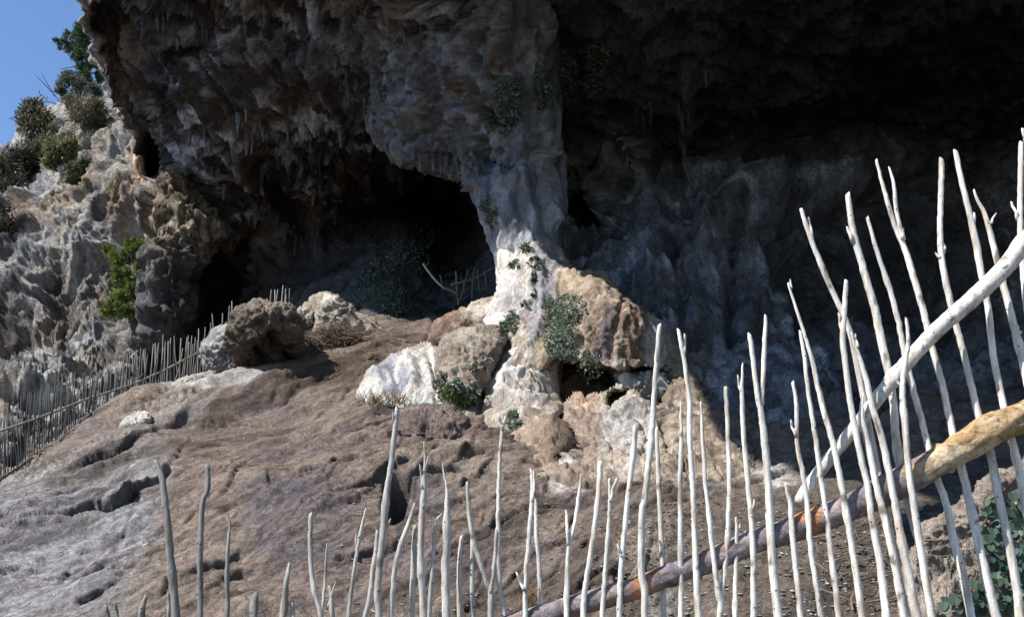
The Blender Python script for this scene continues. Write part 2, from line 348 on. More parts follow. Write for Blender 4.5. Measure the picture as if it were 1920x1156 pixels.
c = mix(c, [.20, .155, .12], blob(wx, wy, 800, 1010, 260, 30) * .6)
c = mix(c, [.165, .12, .09], poly_mask(wx, wy, [(520,690),(640,655),(760,640),(830,640),(760,680),(640,730),(520,750)], 20) * .7)
c = mix(c, DIRT * (1 + .5 * q2[..., None]), soil * .9)
c = mix(c, WHITE, (blob(wx, wy, 1085, 920, 42, 26, .7) * sst(-.1, .35, q2 + .15) * .9))
for cx, cy, rx, ry, k in [(1340,905,40,14,.9),(1380,890,34,18,.8),(1455,890,36,13,.8),(1335,850,22,20,.7),(1240,1110,34,20,.7),(1100,1080,40,14,.5),(1000,1030,30,10,.3)]:
    c = mix(c, [.6, .57, .52], blob(wx, wy, cx, cy, rx, ry, .6) * k * sst(-.4, .3, q2))
c *= (1 + (1 - soil) * (.16 * (tone1 - .5) + .12 * (tone2 - .5)))[..., None]
c = mix(c, [.055, .042, .034], np.clip(np.maximum(crackm, crk * .9 * front) * (1 - soil), 0, 1) * .9)
c = np.where((front & (soil < .5))[..., None], c * .80, c); dk = fbm(squash(V * 2.2, G2, .8), 5, .62, 77.); c = mix(c, c * .55, sst(.12, .5, dk) * front * (1 - soil))
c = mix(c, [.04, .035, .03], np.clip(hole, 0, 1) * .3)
c[Yg < 3.5] = DIRT
ground = mesh_np('ground', V, grid_faces(*V.shape[:2]), c, M_SLAB); tag(ground, kind='structure')
def ground_z(x, y): return float(ground_f(np.array([x]), np.array([y]))[0])

# ------------------------------------------------------------------ cave: back wall and overhanging roof as one shell
LIPPY = [-2600,-1960,-1678,-1262,-1090,-979,-879,-619,-499,-398,-300,-200,-152,-143,-120,-90,-70,-40,0,65,110,145,186,221,262,330,390,425,455,490,520,560,600,640,700,1300]
LIPX = [-700,-235,60,167,190,190,217,395,484,545,570,600,612,500,420,330,240,170,150,163,177,199,215,240,248,262,273,285,303,285,276,270,264,260,258,250]  # out of view, the roof edge is shaped to set the shadow line
CC = [(150,0,15),(163,65,15.6),(199,145,16.6),(215,186,17.2),(248,262,18),(273,390,19),(303,455,19.4),(276,520,18.6),(264,600,18),(258,700,17.5),
      (300,100,15.8),(400,40,14.9),(230,40,15.6),(300,200,17),(400,200,16.4),(350,300,18),(300,330,19.3),(330,390,18.6),(380,430,18.6),(420,350,18.2),(500,300,18),(450,450,19.3),(390,520,19.8),(430,600,19.6),
      (500,150,15.3),(550,40,14),(600,200,16),(560,400,19),(550,550,18),(620,480,18.5),(640,330,19),(620,130,14.6),(700,60,13.4),
      (800,350,22),(860,400,22.5),(700,420,20),(750,470,17.6),(650,545,16.6),(780,575,16.0),(720,620,14.9),(830,615,15.4),(900,500,19),(890,560,17),
      (800,200,15.5),(900,80,13),(1000,300,15),(1000,500,14),(1000,700,12),(980,850,10),
      (1100,40,12.2),(1110,130,13),(1150,240,14),(1080,320,14.8),(1110,400,15.6),(1180,300,14.3),(1160,275,14.4),(1200,390,13.6),(1265,350,14.4),(1250,440,13),(1350,380,13.6),(1450,330,14.2),(1600,290,14.4),
      (1450,440,13.1),(1560,400,14),(1120,500,13.3),(1300,550,12.2),(1400,600,11.7),(1230,650,11.9),(1330,750,10.9),(1430,800,10.0),(1500,850,9.5),(1250,800,10.7),(1120,800,11.2),(1250,900,10.0),
      (1550,650,12.2),(1600,760,11.4),(1700,600,13.8),(1720,760,11.4),(1900,450,14.6),(1900,680,12.4),(1300,100,12.2),(1500,100,12.4),(1700,100,12.6),(1900,100,12.8),(1600,200,14.2),(1900,250,14.8),(1400,220,14),
      (1300,1000,8.9),(1600,1000,9.0),(1900,1000,9.2),(700,800,13),(400,800,18)]
def cz(px, py, z):
    v = (578 - py) / F; return (px, py, (z - CAM[2]) * (math.cos(PT) - v * math.sin(PT)) / (v * math.cos(PT) + math.sin(PT)))
CC += [cz(300,-60,11.5), cz(430,-110,10.6), cz(600,-200,10), cz(570,-300,10), cz(545,-398,10), cz(484,-499,10), cz(395,-619,10), cz(217,-879,10), cz(180,-1262,10), cz(-235,-1960,10), cz(-700,-2600,10), cz(1000,-150,10), cz(1000,-500,10), cz(1000,-1200,10),
       cz(1500,-200,10), cz(1500,-700,10), cz(1600,-1500,10), cz(2300,-200,10), cz(2300,-1000,10), cz(2500,-2600,10), cz(3500,-600,9), cz(5500,-600,8), cz(5500,-2600,9),
       (2400,300,12.5),(2400,700,11),(2400,1100,9),(3200,300,9),(3200,1000,7.5),(5500,300,4.2),(5500,1000,4)]
CC = [(a, b, math.log(y)) for a, b, y in CC]
cave_f = TPS(CC, 600.0, 2e-4)
prow = np.concatenate([np.arange(-2600, -300, 110), np.arange(-300, -20, 9), np.arange(-20, 905, 3.0), np.arange(915, 1300, 30)])
wcol = np.concatenate([np.arange(0, 1290, 3.1), np.arange(1290, 1800, 4.2), np.geomspace(1810, 5600, 24)])
lip = np.interp(prow, LIPPY, LIPX)
lip = lip + np.where(prow > -30, 6 * np.sin(prow * .11) + 4 * np.sin(prow * .27 + 1), 5 * np.sin(prow * .05))
PX = lip[None] + wcol[:, None]; PY = np.broadcast_to(prow[None], PX.shape)
Yc = np.exp(cave_f(PX, PY))
V = P(PX, PY, Yc)
n = grid_normals(V); n *= np.sign(((CAM - V) * n).sum(-1))[..., None]      # towards the open side
seen = (PY > -320)
# large lumps, hanging draperies (stretched vertically), scallops
st = V * np.array([1, 1, .36])
roofness = sst(.05, .5, -n[..., 2])
left = 1 - sst(760, 1000, PX)
diag = V @ np.array([[1.0, -.35, .55], [.25, .9, .3], [-.22, -.1, .38]]).T        # ribs that run down to the right on the left roof
disp = .40 * fbm(V * .38, 3, .5, 3.0) + .20 * ridged(st * .75, 3, .55, 1.0) * (.75 - .55 * left)
RIB = (.42, .38, -.82)
rib = ridged(squash(V * 1.7, RIB, .88), 4, .6, 6.0); rib2 = ridged(squash(V * 4.4, RIB, .86), 3, .6, 2.0)
hang = sst(.45, 0, n[..., 2])
disp += left * hang * (.24 * rib + .10 * rib2)
disp += (.11 - .06 * left) * ridged(st * 2.3, 3, .6, 8.0) + (.055 - .025 * left) * fbm(V * 4.2, 4, .62) + .025 * ridged(V * 7.5, 2, .6)
disp += sst(980, 1080, PX) * (.05 * ridged(V * 2.4, 4, .62, 7.) + .04 * fbm(V * 6, 3, .65)) - .14
# alcoves, holes and ribs one can make out on the back wall
F_ = [(1110,395,38,52,-.5),(1265,352,24,22,-.5),(1085,255,40,60,-.15),(1150,215,26,55,-.12),(1405,430,60,18,-.45),(1500,415,80,12,-.35),(1450,300,150,14,-.3),(290,290,26,55,-.9),(390,520,60,65,-.7),
      (205,25,45,45,-.5),(850,330,50,50,-.6),(360,370,40,60,.45),(1200,270,22,60,.35),(1165,290,26,26,.12),(1290,330,12,70,.25),(1230,400,40,60,.25),(1390,390,45,45,.35),(1330,480,70,50,.3),
      (1250,560,60,60,.3),(1470,500,60,40,-.3),(1350,560,70,30,-.25),(460,270,16,70,.4),(540,330,12,60,.3),(590,400,12,70,.3),(690,60,70,50,.4),(570,60,35,30,-.5),(620,270,40,40,-.4)]
for cx, cy, rx, ry, A in F_:
    disp += A * np.exp(-((PX + 12 * perlin(V * 1.1) - cx) / rx) ** 2 - ((PY - cy) / ry) ** 2) * 1.0
for pl, A, wd in [([(620,-10),(640,60),(620,120),(650,200)], .3, 10),([(1290,90),(1280,200),(1270,250)], .25, 9),([(1050,470),(1080,440),(1120,455),(1180,400)], .2, 12),([(1160,250),(1165,310),(1155,330)], .1, 10),
                 ([(1225,165),(1215,200),(1200,260)], .2, 8),([(1140,330),(1135,380),(1150,420)], .35, 9),([(270,250),(280,330),(290,400),(300,440)], .4, 9),([(330,330),(345,390),(352,450)], .35, 10),
                 ([(455,230),(465,290)], .3, 8),([(310,460),(290,490),(285,560),(275,620)], .35, 10),([(360,450),(355,520),(350,590)], .3, 8),([(1060,380),(1055,430),(1050,470)], .2, 9),
                 ([(250,235),(330,330),(400,420),(450,500)], .25, 8),([(380,140),(450,260),(480,330)], .22, 8),([(300,20),(330,50),(330,90)], .25, 8),([(430,220),(440,300),(470,380)], .2, 8), ([(1330,425),(1420,398),(1500,365),(1600,322),(1690,285)], .32, 26), ([(1340,470),(1430,436),(1510,415),(1600,385),(1700,345)], -.4, 16), ([(1200,300),(1260,280),(1350,270),(1450,250)], .15, 18), ([(1230,420),(1240,500),(1225,580)], .25, 14), ([(1310,440),(1330,520),(1320,620)], .25, 16), ([(1400,450),(1420,540),(1400,640)], .25, 16), ([(1270,480),(1285,560),(1280,640)], -.25, 10), ([(1365,480),(1372,580),(1365,680)], -.25, 10), ([(1480,470),(1490,570),(1480,700)], -.25, 12)]:
    d, s, t = seg_dist(PX + 10 * perlin(V * 1.3), PY, pl); disp += A * np.exp(-(d / wd) ** 2)
fade = sst(0, 26, wcol)[:, None]
disp = np.where(seen, disp, np.clip(disp, -.3, .3))
V = V + n * (disp * (0.25 + .75 * fade))[..., None]
# rock colours, with shade painted into hollows and light along edges and ribs
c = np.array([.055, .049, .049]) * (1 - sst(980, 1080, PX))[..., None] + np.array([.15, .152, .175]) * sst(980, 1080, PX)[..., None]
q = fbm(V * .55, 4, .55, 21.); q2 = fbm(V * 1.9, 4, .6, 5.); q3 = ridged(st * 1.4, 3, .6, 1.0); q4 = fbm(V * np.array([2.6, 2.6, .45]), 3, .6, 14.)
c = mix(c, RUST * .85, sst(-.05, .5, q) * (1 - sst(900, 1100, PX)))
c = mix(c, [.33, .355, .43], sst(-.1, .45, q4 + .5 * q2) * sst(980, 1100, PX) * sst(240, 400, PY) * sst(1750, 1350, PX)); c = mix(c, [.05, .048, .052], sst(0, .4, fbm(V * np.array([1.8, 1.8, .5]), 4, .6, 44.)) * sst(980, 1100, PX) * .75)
c = mix(c, [.30, .32, .38], np.exp(-(seg_dist(PX + 12 * q2, PY, [(1330,420),(1420,390),(1500,357),(1600,315)])[0] / 16) ** 2) * sst(-.3, .3, q2) * .8)  # lit top of the slanting ledge painted pale
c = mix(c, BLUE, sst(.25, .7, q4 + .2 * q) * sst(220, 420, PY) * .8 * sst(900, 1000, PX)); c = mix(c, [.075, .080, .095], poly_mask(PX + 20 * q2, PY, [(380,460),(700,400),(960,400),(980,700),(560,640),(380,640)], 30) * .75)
c = mix(c, BLUE * 2.3, (np.clip(rib + .35 * rib2 - 1.12, 0, 1) * 3).clip(0, 1) * left * hang * sst(-.1, .4, q2) * sst(330, 420, PX + PY * .4) * sst(500, 440, PY)); c = mix(c, [.17, .115, .08], (np.clip(rib - .75, 0, 1) * 2.2).clip(0, 1) * left * hang * sst(-.2, .35, q) * .8); c *= (1 - .8 * left * sst(.95, .3, rib))[..., None]  # highlights painted on the ribs, shade painted between them
c = mix(c, [.36, .29, .21], poly_mask(PX + 18 * q2, PY, [(318,325),(345,330),(372,390),(400,410),(380,450),(345,470),(322,440),(310,380)], 10) * sst(-.3, .25, q2))  # sunlit look of the speckled column painted as a pale patch
c = mix(c, [.34, .23, .15], poly_mask(PX + 5 * q2, PY, [(246,255),(258,262),(275,340),(282,405),(272,420),(258,380)], 4) * .9)  # sunlit strip below the lip painted orange
c = mix(c, [.36, .31, .27], np.exp(-((PX - lip[None] - 5) / (10 + 5 * q2)) ** 2) * sst(-40, 10, PY) * (1 - sst(430, 480, PY)) * .95)  # lit rim along the lip painted in
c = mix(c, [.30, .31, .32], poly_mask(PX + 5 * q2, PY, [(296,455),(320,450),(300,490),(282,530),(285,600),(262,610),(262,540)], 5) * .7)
soot_shade_m = np.maximum.reduce([blob(PX + 60 * q, PY + 40 * q2, 1600, 90, 560, 230, .5), .75 * blob(PX + 30 * q, PY, 800, 350, 110, 70, .6), blob(PX + 20 * q2, PY, 400, 530, 70, 75, .5),
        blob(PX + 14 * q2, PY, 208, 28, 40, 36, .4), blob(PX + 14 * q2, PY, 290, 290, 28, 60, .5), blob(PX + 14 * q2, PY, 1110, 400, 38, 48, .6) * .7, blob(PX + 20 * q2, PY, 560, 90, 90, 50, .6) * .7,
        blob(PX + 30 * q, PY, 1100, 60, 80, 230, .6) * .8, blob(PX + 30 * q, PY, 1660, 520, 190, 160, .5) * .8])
c = mix(c, SOOT_SHADE, soot_shade_m * .92)  # soot on the roof, painted shade in alcoves, pockets and recess
c = mix(c, [.13, .13, .14], blob(PX + 30 * q, PY + 20 * q2, 690, 90, 60, 110, .7) * .8)
c *= (1 + .55 * np.clip(q2, -.9, 1) + .25 * np.clip(q3 - .6, -1, 1))[..., None]
c = mix(c, [.28, .23, .18], sst(600, 700, PY) * (1 - sst(1280, 1360, PX + .2 * (PY - 700) * -1)) * sst(900, 950, PX) * .85)
c = mix(c, [.55, .52, .48], poly_mask(PX + 14 * q2, PY + 10 * q, [(1140,770),(1215,760),(1225,850),(1190,880),(1130,850)], 14) * .8)
c[PY < -320] = np.array([.12, .1, .09])
# the rim turns back over the lip and becomes the outer cliff face
rim = []; rimc = []
B = V[0]; up = sst(-20, -90, prow)[:, None]
for k in range(1, 10):
    t = k / 9.0
    back = (B - CAM) * (.02 * k + .055 * t * t * 8)
    r = B + back + np.array([1, 0, 0]) * (-.05 * math.sin(min(1, k / 3) * math.pi) + np.where(prow < 225, 1.2 * t * t, 0))[:, None] + np.array([0, 0, 1]) * (up * 3.5 * t)
    r = r + fbm(r * 1.2, 3)[..., None] * .05 * np.array([1, 1, 1]) * min(1, t * 2)
    rim.append(r); rimc.append(mix(np.broadcast_to(np.array([.32, .26, .21]), B.shape), GREY, sst(-.3, .3, fbm(r * .9, 2))))
Vs = np.concatenate([np.array(rim[::-1]), V], 0); cs = np.concatenate([np.array(rimc[::-1]), c], 0)
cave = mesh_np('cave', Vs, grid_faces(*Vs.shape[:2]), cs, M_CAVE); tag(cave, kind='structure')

# ------------------------------------------------------------------ the pillar: roof spur, column and flowstone foot (closed loft)
SEC = [(-160,520,1120,12.2,2.2),(-60,590,1060,11.4,2.0),(0,640,1036,11.1,1.8),(60,668,1034,11.3,1.7),(110,694,1034,11.4,1.5),(170,718,1036,11.6,1.4),(240,738,1040,11.8,1.2),(268,756,1036,11.9,1.1),(288,782,1030,12.0,1.0),
       (302,822,1028,12.05,.9),(316,872,1027,12.1,.8),(332,893,1027,12.1,.7),(370,900,1031,12.1,.6),(410,914,1035,12.05,.55),(440,930,1037,12.0,.55),(470,944,1044,11.9,.55),(520,948,1056,11.6,.6),(560,941,1062,11.3,.7),
       (600,922,1068,11.0,.8),(640,905,1058,10.7,.9),(665,900,1036,10.5,.9),(695,893,1022,10.2,.9),(745,886,1022,9.8,.9),(790,915,1032,9.3,.9),(830,950,1046,8.9,.8),(870,975,1056,8.4,.7),(960,985,1060,7.9,.7)]
SEC = np.array(SEC, float)
pyr = np.concatenate([np.arange(-160, 0, 8), np.arange(0, 900, 2.6), np.arange(900, 961, 10)])
xl, xr, yf, ry = [np.interp(pyr, SEC[:, 0], SEC[:, k]) for k in (1, 2, 3, 4)]
nth = 300
th = np.linspace(0, 2 * math.pi, nth, endpoint=False)
th = th - .35 * np.sin(2 * th) * 0
cx_ = np.sign(np.cos(th)) * np.abs(np.cos(th)) ** .75; sy_ = np.sign(np.sin(th)) * np.abs(np.sin(th)) ** .8
hx = (xr - xl) / 2; mx = (xr + xl) / 2
PXp = mx[None] + hx[None] * cx_[:, None]; PYp = np.broadcast_to(pyr[None], PXp.shape)
Yp = yf[None] + ry[None] * (1 - sy_[:, None])           # sin=1 is the front
# left part of the spur stands back, the column's spine stands forward
spurm = (1 - sst(300, 345, pyr))[None] * (1 - sst(-.5, .8, cx_))[:, None]
Yp = Yp + spurm * .9
V = P(PXp, PYp, Yp)
n = grid_normals(V, True); ctr = V.mean(0, keepdims=True); n *= np.sign(((V - ctr) * n).sum(-1, keepdims=True))
stp = V * np.array([1, 1, .3])
dg = squash(V, (.82, .25, .5), .75)
wp = (1 - sst(290, 400, PYp)) * (1 - sst(930, 985, PXp) * .75)
disp = .08 * fbm(V * 1.0, 2) + .10 * ridged(V * np.array([2.2, 2.2, .16]), 3, .45) * (1 - wp) + wp * (.17 * ridged(dg * 1.5, 4, .62) + .06 * ridged(dg * 4.5, 3, .6)) + .02 * fbm(V * np.array([5, 5, 2.2]), 3, .6) + .008 * ridged(V * 9, 2, .6)
disp -= .05 + wp * .1
for pl, A, wd in [([(1000,-20),(1010,60),(1000,120),(1015,200),(1020,260),(1025,330),(1030,420)], .16, 9),([(985,60),(990,130),(1000,200),(1012,300)], .16, 8), ([(935,330),(955,380),(968,425)], .07, 8), ([(975,250),(985,340),(998,420)], .08, 8), ([(912,350),(930,390),(945,420)], .07, 7),([(870,222),(885,262),(898,300),(902,345)], .22, 6),
                 ([(905,350),(922,400),(942,450),(950,500),(943,560),(920,606)], .055, 6),([(1005,470),(990,540),(975,600),(985,640)], .03, 7),([(1015,530),(1020,580),(1000,640),(960,680),(930,740)], .04, 8),
                 ([(962,470),(955,530),(958,560)], -.09, 5),([(945,640),(930,672),(910,705),(895,740)], -.28, 8),([(730,180),(745,250),(775,285)], .12, 10),
                 ([(740,230),(800,180),(900,140)], .12, 14),([(780,280),(860,220),(960,180)], .1, 12),([(1030,640),(1020,700),(1030,760),(1020,800)], .1, 10)]:
    d, s, t = seg_dist(PXp, PYp, pl); disp = disp + np.where(sy_[:, None] > -.35, A * np.exp(-(d / wd) ** 2), 0)
V = V + n * disp[..., None]
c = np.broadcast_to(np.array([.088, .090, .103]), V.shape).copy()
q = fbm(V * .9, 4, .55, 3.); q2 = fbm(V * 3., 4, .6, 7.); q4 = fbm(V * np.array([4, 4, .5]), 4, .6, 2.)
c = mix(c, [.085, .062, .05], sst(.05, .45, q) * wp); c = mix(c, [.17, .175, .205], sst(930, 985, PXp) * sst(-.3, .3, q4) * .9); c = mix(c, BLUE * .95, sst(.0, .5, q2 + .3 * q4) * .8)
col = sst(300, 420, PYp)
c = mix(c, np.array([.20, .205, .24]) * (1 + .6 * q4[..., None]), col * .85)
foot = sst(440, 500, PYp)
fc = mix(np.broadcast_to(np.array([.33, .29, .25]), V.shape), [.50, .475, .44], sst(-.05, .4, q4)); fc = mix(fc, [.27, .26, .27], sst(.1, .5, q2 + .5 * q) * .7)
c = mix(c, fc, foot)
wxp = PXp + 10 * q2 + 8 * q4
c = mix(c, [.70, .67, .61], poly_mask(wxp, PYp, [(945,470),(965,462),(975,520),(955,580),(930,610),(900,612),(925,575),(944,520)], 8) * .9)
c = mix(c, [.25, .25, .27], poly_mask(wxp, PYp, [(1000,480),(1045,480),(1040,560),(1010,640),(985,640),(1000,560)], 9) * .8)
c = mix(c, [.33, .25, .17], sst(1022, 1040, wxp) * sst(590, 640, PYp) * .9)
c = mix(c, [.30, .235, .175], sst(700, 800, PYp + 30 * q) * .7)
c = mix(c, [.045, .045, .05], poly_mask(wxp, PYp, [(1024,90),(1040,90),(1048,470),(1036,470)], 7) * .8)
c *= (1 + .35 * np.clip(q2, -.9, .9))[..., None]
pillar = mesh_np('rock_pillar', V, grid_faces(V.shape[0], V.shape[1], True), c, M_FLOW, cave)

# ------------------------------------------------------------------ rock bodies: traced outline, real thickness
_cs = {}
def cube_sphere(N):
    if N in _cs: return _cs[N]
    a = np.tan(np.linspace(-math.pi / 4, math.pi / 4, N + 1)); A, B = np.meshgrid(a, a, indexing='ij'); O = np.ones_like(A)
    vs = [np.stack(q, -1).reshape(-1, 3) for q in ((A, B, O), (B, A, -O), (O, A, B), (-O, B, A), (B, O, A), (A, -O, B))]
    V = np.concatenate(vs); V = V / np.linalg.norm(V, axis=1, keepdims=True)
    f = grid_faces(N + 1, N + 1); Fc = np.concatenate([f + k * (N + 1) ** 2 for k in range(6)])
    u, inv = np.unique(np.round(V, 5), axis=0, return_inverse=True); _cs[N] = (u, inv.reshape(-1)[Fc]); return _cs[N]
def mesh_normals(V, Fq):
    nf = np.cross(V[Fq[:, 2]] - V[Fq[:, 0]], V[Fq[:, 3]] - V[Fq[:, 1]]); n = np.zeros_like(V)
    for k in range(4): np.add.at(n, Fq[:, k], nf)
    return n / (np.linalg.norm(n, axis=1, keepdims=True) + 1e-12)
def pillow(name, poly, Yc, bf, bb, label=None, cat='boulder', colf=None, group=None, tilt=0.0, xt=0.0, amp=.1, fr=1.4, nth=150, mat=None, rough=.03, parent=None, offs=0.0, pw=3.2, streaks=0.0, dents=()):
    poly = np.array(poly, float); cx, cy = poly.mean(0)
    d = poly - [cx, cy]; a = np.arctan2(d[:, 1], d[:, 0]); o = np.argsort(a); a = a[o]; d = d[o]
    th = np.linspace(-math.pi, math.pi, nth, endpoint=False)
    R = np.zeros(nth); m = len(d)
    for i, t in enumerate(th):
        cs, sn = math.cos(t), math.sin(t); best = 0
        for k in range(m):
            x1, y1 = d[k]; x2, y2 = d[(k + 1) % m]; ex, ey = x2 - x1, y2 - y1; det = cs * -ey + sn * ex
            if abs(det) < 1e-9: continue
            r = (x1 * -ey + y1 * ex) / det; s = (cs * y1 - sn * x1) / det
            if r > 0 and -1e-6 <= s <= 1 + 1e-6: best = max(best, r)
        R[i] = best if best > 0 else np.hypot(*d[np.argmin(abs(a - t))])
    R = (np.roll(R, 1) + R * 2 + np.roll(R, -1)) / 4
    D, Fq = cube_sphere(max(14, int(nth / 4)))
    t_ = np.arctan2(D[:, 1], D[:, 0]); rho = np.hypot(D[:, 0], D[:, 1]); z = D[:, 2]
    k_ = (rho ** pw + np.abs(z) ** pw) ** (-1 / pw); rho = rho * k_; dep = z * k_
    Rt = np.interp((t_ + math.pi) / (2 * math.pi) * nth, np.arange(nth + 1), np.r_[R, R[0]])
    qx = cx + Rt * rho * np.cos(t_); qy = cy + Rt * rho * np.sin(t_)
    Y = Yc + tilt * (qy - cy) + xt * (qx - cx) - np.where(dep > 0, bf * dep, bb * dep)
    V = P(qx, qy, Y)
    n = mesh_normals(V, Fq); ct = V.mean(0)
    if (((V - ct) * n).sum(-1)).mean() < 0: n = -n
    W = V + offs
    s = amp * fbm(W * fr, 3) + amp * .5 * ridged(W * fr * 2.2, 3, .6) - amp * .35 + rough * fbm(W * fr * 6, 3, .65) + rough * .8 * ridged(W * fr * 11, 2, .6)
    if streaks: s = s + streaks * ridged(W * np.array([4, 4, .7]), 3, .6)
    for (ux, uy, rx, ry, A) in dents:
        s = s - A * np.exp(-((qx + 6 * perlin(W * 2.5) - ux) / rx) ** 2 - ((qy + 6 * perlin(W * 2.5 + 9) - uy) / ry) ** 2) * (dep > 0)
    V = V + n * (s * (.4 + .6 * np.abs(dep)))[..., None]
    cc = colf(qx, qy, V, n) if colf else np.broadcast_to(BROWN, V.shape)
    o = mesh_np(name, V, Fq, cc, mat or M_ROCK, parent)
    if label: tag(o, label, cat, group or {'boulder': 'boulders at the cave mouth', 'stone': 'loose stones on the slope'}.get(cat))
    return o
def col_noise(a, b, c3, off=0.0, sx=(1.5, 1.5, 1.5), k=.3):
    def f(qx, qy, V, n):
        u = fbm(V * np.array(sx), 4, .6, off); v = fbm(V * 3.7, 4, .6, off + 3)
        c = mix(np.broadcast_to(np.array(a, float), V.shape), b, sst(-.25, .35, u)); c = mix(c, c3, sst(.1, .55, v))
        return c * (1 + k * np.clip(v, -1, 1))[..., None]
    return f
streak = (3.2, 3.2, .5)
pillow('rock_fin', [(247,242),(256,250),(266,300),(274,350),(282,400),(284,424),(276,420),(266,385),(256,330),(248,280)], 18.2, .35, 1.2, None, None, col_noise([.36, .25, .16], [.28, .19, .13], [.45, .36, .27], 61, (2, 2, .6)), amp=.1, fr=2, nth=120, parent=cave, mat=M_BLOCK)
pillow('rock_buttress', [(318,322),(340,318),(352,345),(372,380),(398,405),(404,430),(385,455),(368,470),(356,520),(352,600),(300,640),(262,650),(262,600),(270,545),(283,495),(312,462),(320,430),(308,390),(312,350)], 17.7, .7, 1.8, None, None,
       lambda qx, qy, V, n: mix(mix(col_noise([.26, .205, .15], [.12, .09, .07], [.36, .30, .24], 63, (2.2, 2.2, .8), .5)(qx, qy, V, n), [.14, .135, .14], sst(440, 500, qy) * .85), [.045, .04, .04], sst(300, 330, qx) * sst(470, 520, qy) * .8), amp=.28, fr=1.2, nth=260, pw=3, streaks=.14, rough=.05, parent=cave, mat=M_KARST)
def col_block(qx, qy, V, n):
    c = col_noise([.30, .22, .145], [.22, .16, .115], [.34, .27, .19], 2, streak)(qx, qy, V, n)
    u = fbm(V * np.array([4, 4, .5]), 3, .6, 1.)
    c = mix(c, [.13, .115, .13], blob(qx + 8 * u, qy, 1137, 640, 12, 70, .5) * .8)
    c = mix(c, [.16, .11, .08], blob(qx + 10 * u, qy, 1185, 650, 26, 60, .6) * .7)
    c = mix(c, [.50, .48, .45], poly_mask(qx + 8 * u, qy, [(1205,600),(1245,590),(1250,700),(1215,700),(1208,650)], 6) * .9)
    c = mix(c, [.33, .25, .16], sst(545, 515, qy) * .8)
    return c
OC = [(950,440,12.6),(1000,440,12.3),(1045,440,12.3),(950,470,12.02),(1000,472,11.7),(1045,475,11.8),(945,520,11.55),(1000,520,11.2),(1050,520,11.3),(925,600,11.2),(980,600,10.8),(1035,600,10.75),(905,640,10.85),(960,660,10.4),(1020,660,10.35),
      (890,700,10.5),(950,710,10.0),(1015,710,10.1),(885,750,10.1),(950,760,9.6),(1015,760,9.75),(930,800,9.1),(1000,800,9.0),(1040,830,8.5),(980,850,8.15),(1040,880,7.65),
      (1060,520,11.2),(1085,515,11.0),(1135,512,10.95),(1100,560,10.5),(1060,570,10.65),(1150,560,10.5),(1100,620,10.25),(1160,620,10.15),(1200,610,10.35),(1235,620,10.65),(1160,680,10.1),(1210,685,10.15),(1240,680,10.5),(1100,650,10.3),
      (1060,770,9.6),(1100,780,9.5),(1180,790,9.3),(1240,800,9.3),(1100,850,8.2),(1200,850,8.15),(1270,850,8.3),(1150,890,7.55),(1250,890,7.55),(1270,690,10.6),(1310,740,10.0),(1350,800,9.1),(1400,850,8.45),(1330,860,8.15),(1400,900,7.65),(1300,930,7.2),(1100,930,7.1),
      (690,730,10.45),(730,690,11.05),(760,740,10.05),(790,665,11.4),(800,720,10.25),(830,760,9.75),(850,700,10.5),(680,755,10.3),(870,770,9.55),(900,800,9.3),(830,640,12),(860,620,12),(900,620,11.5),(700,790,9.9),(800,800,9.6),(900,860,8.6),(1450,940,7.9)]
outc_f = TPS(OC, 200., 2e-3)
OUT = [(662,745),(700,700),(735,668),(790,648),(840,632),(895,612),(925,575),(943,530),(948,485),(958,454),(1000,447),(1040,453),(1050,472),(1066,500),(1085,512),(1122,509),(1140,511),(1152,535),(1170,560),(1205,582),(1238,606),(1262,645),(1300,698),(1345,770),(1392,838),(1425,880),(1425,960),(1040,960),(960,900),(905,850),(860,800),(760,775),(690,765)]
gx = np.arange(640, 1462, 2.0); gy = np.arange(432, 962, 2.0); PXo, PYo = np.meshgrid(gx, gy, indexing='ij')
Yo = outc_f(PXo, PYo)
V = P(PXo, PYo, Yo); w1 = perlin(V * 1.6) * 7; w2 = perlin(V * 1.6 + 5) * 7; w3 = fbm(V * 5, 3) * 5
def soft(poly, sf): return poly_mask(PXo + w1 + w3 * .5, PYo + w2 - w3 * .4, poly, sf)
dO, _, _ = seg_dist(PXo + w1 * .6 + w3 * .3, PYo + w2 * .6, OUT + [OUT[0]]); ins = poly_mask(PXo + w1 * .6 + w3 * .3, PYo + w2 * .6, OUT, .5) > .5
Yo = Yo + np.where(ins, .55 * np.exp(-dO / 9), .55 + .10 * np.minimum(dO, 25)) * sst(930, 850, PYo)
CAV = [([(1021,705),(1030,684),(1046,672),(1072,688),(1096,676),(1122,688),(1150,699),(1152,716),(1125,733),(1088,735),(1062,748),(1046,772),(1040,792),(1030,776),(1020,742)], 1.15, 6),
       ([(1118,690),(1150,692),(1240,690),(1238,742),(1230,772),(1216,756),(1200,737),(1165,718),(1130,716)], .75, 5), ([(1138,750),(1146,735),(1182,728),(1170,756),(1155,778),(1142,772)], .5, 5),
       ([(1052,800),(1064,812),(1070,830),(1062,850),(1046,868),(1040,862),(1052,845)], .30, 4)]
cavm = np.zeros(PXo.shape)
for poly, A, sf in CAV: m_ = soft(poly, sf); Yo = Yo + A * m_; cavm = np.maximum(cavm, m_)
V = P(PXo, PYo, Yo); n = grid_normals(V); n *= np.sign(((CAM - V) * n).sum(-1))[..., None]
stv = np.array([3.0, 3.0, .55]); disp = .09 * fbm(V * .9, 3) + .05 * ridged(V * stv, 3, .55) + .028 * fbm(V * np.array([6, 6, 2.5]), 3, .65) + .02 * ridged(V * 7, 3, .6) * sst(1040, 1080, PXo) - .04
disp += .09 * np.exp(-((PXo - 1030) / 34) ** 2 - ((PYo - 828) / 34) ** 2) * 2.2
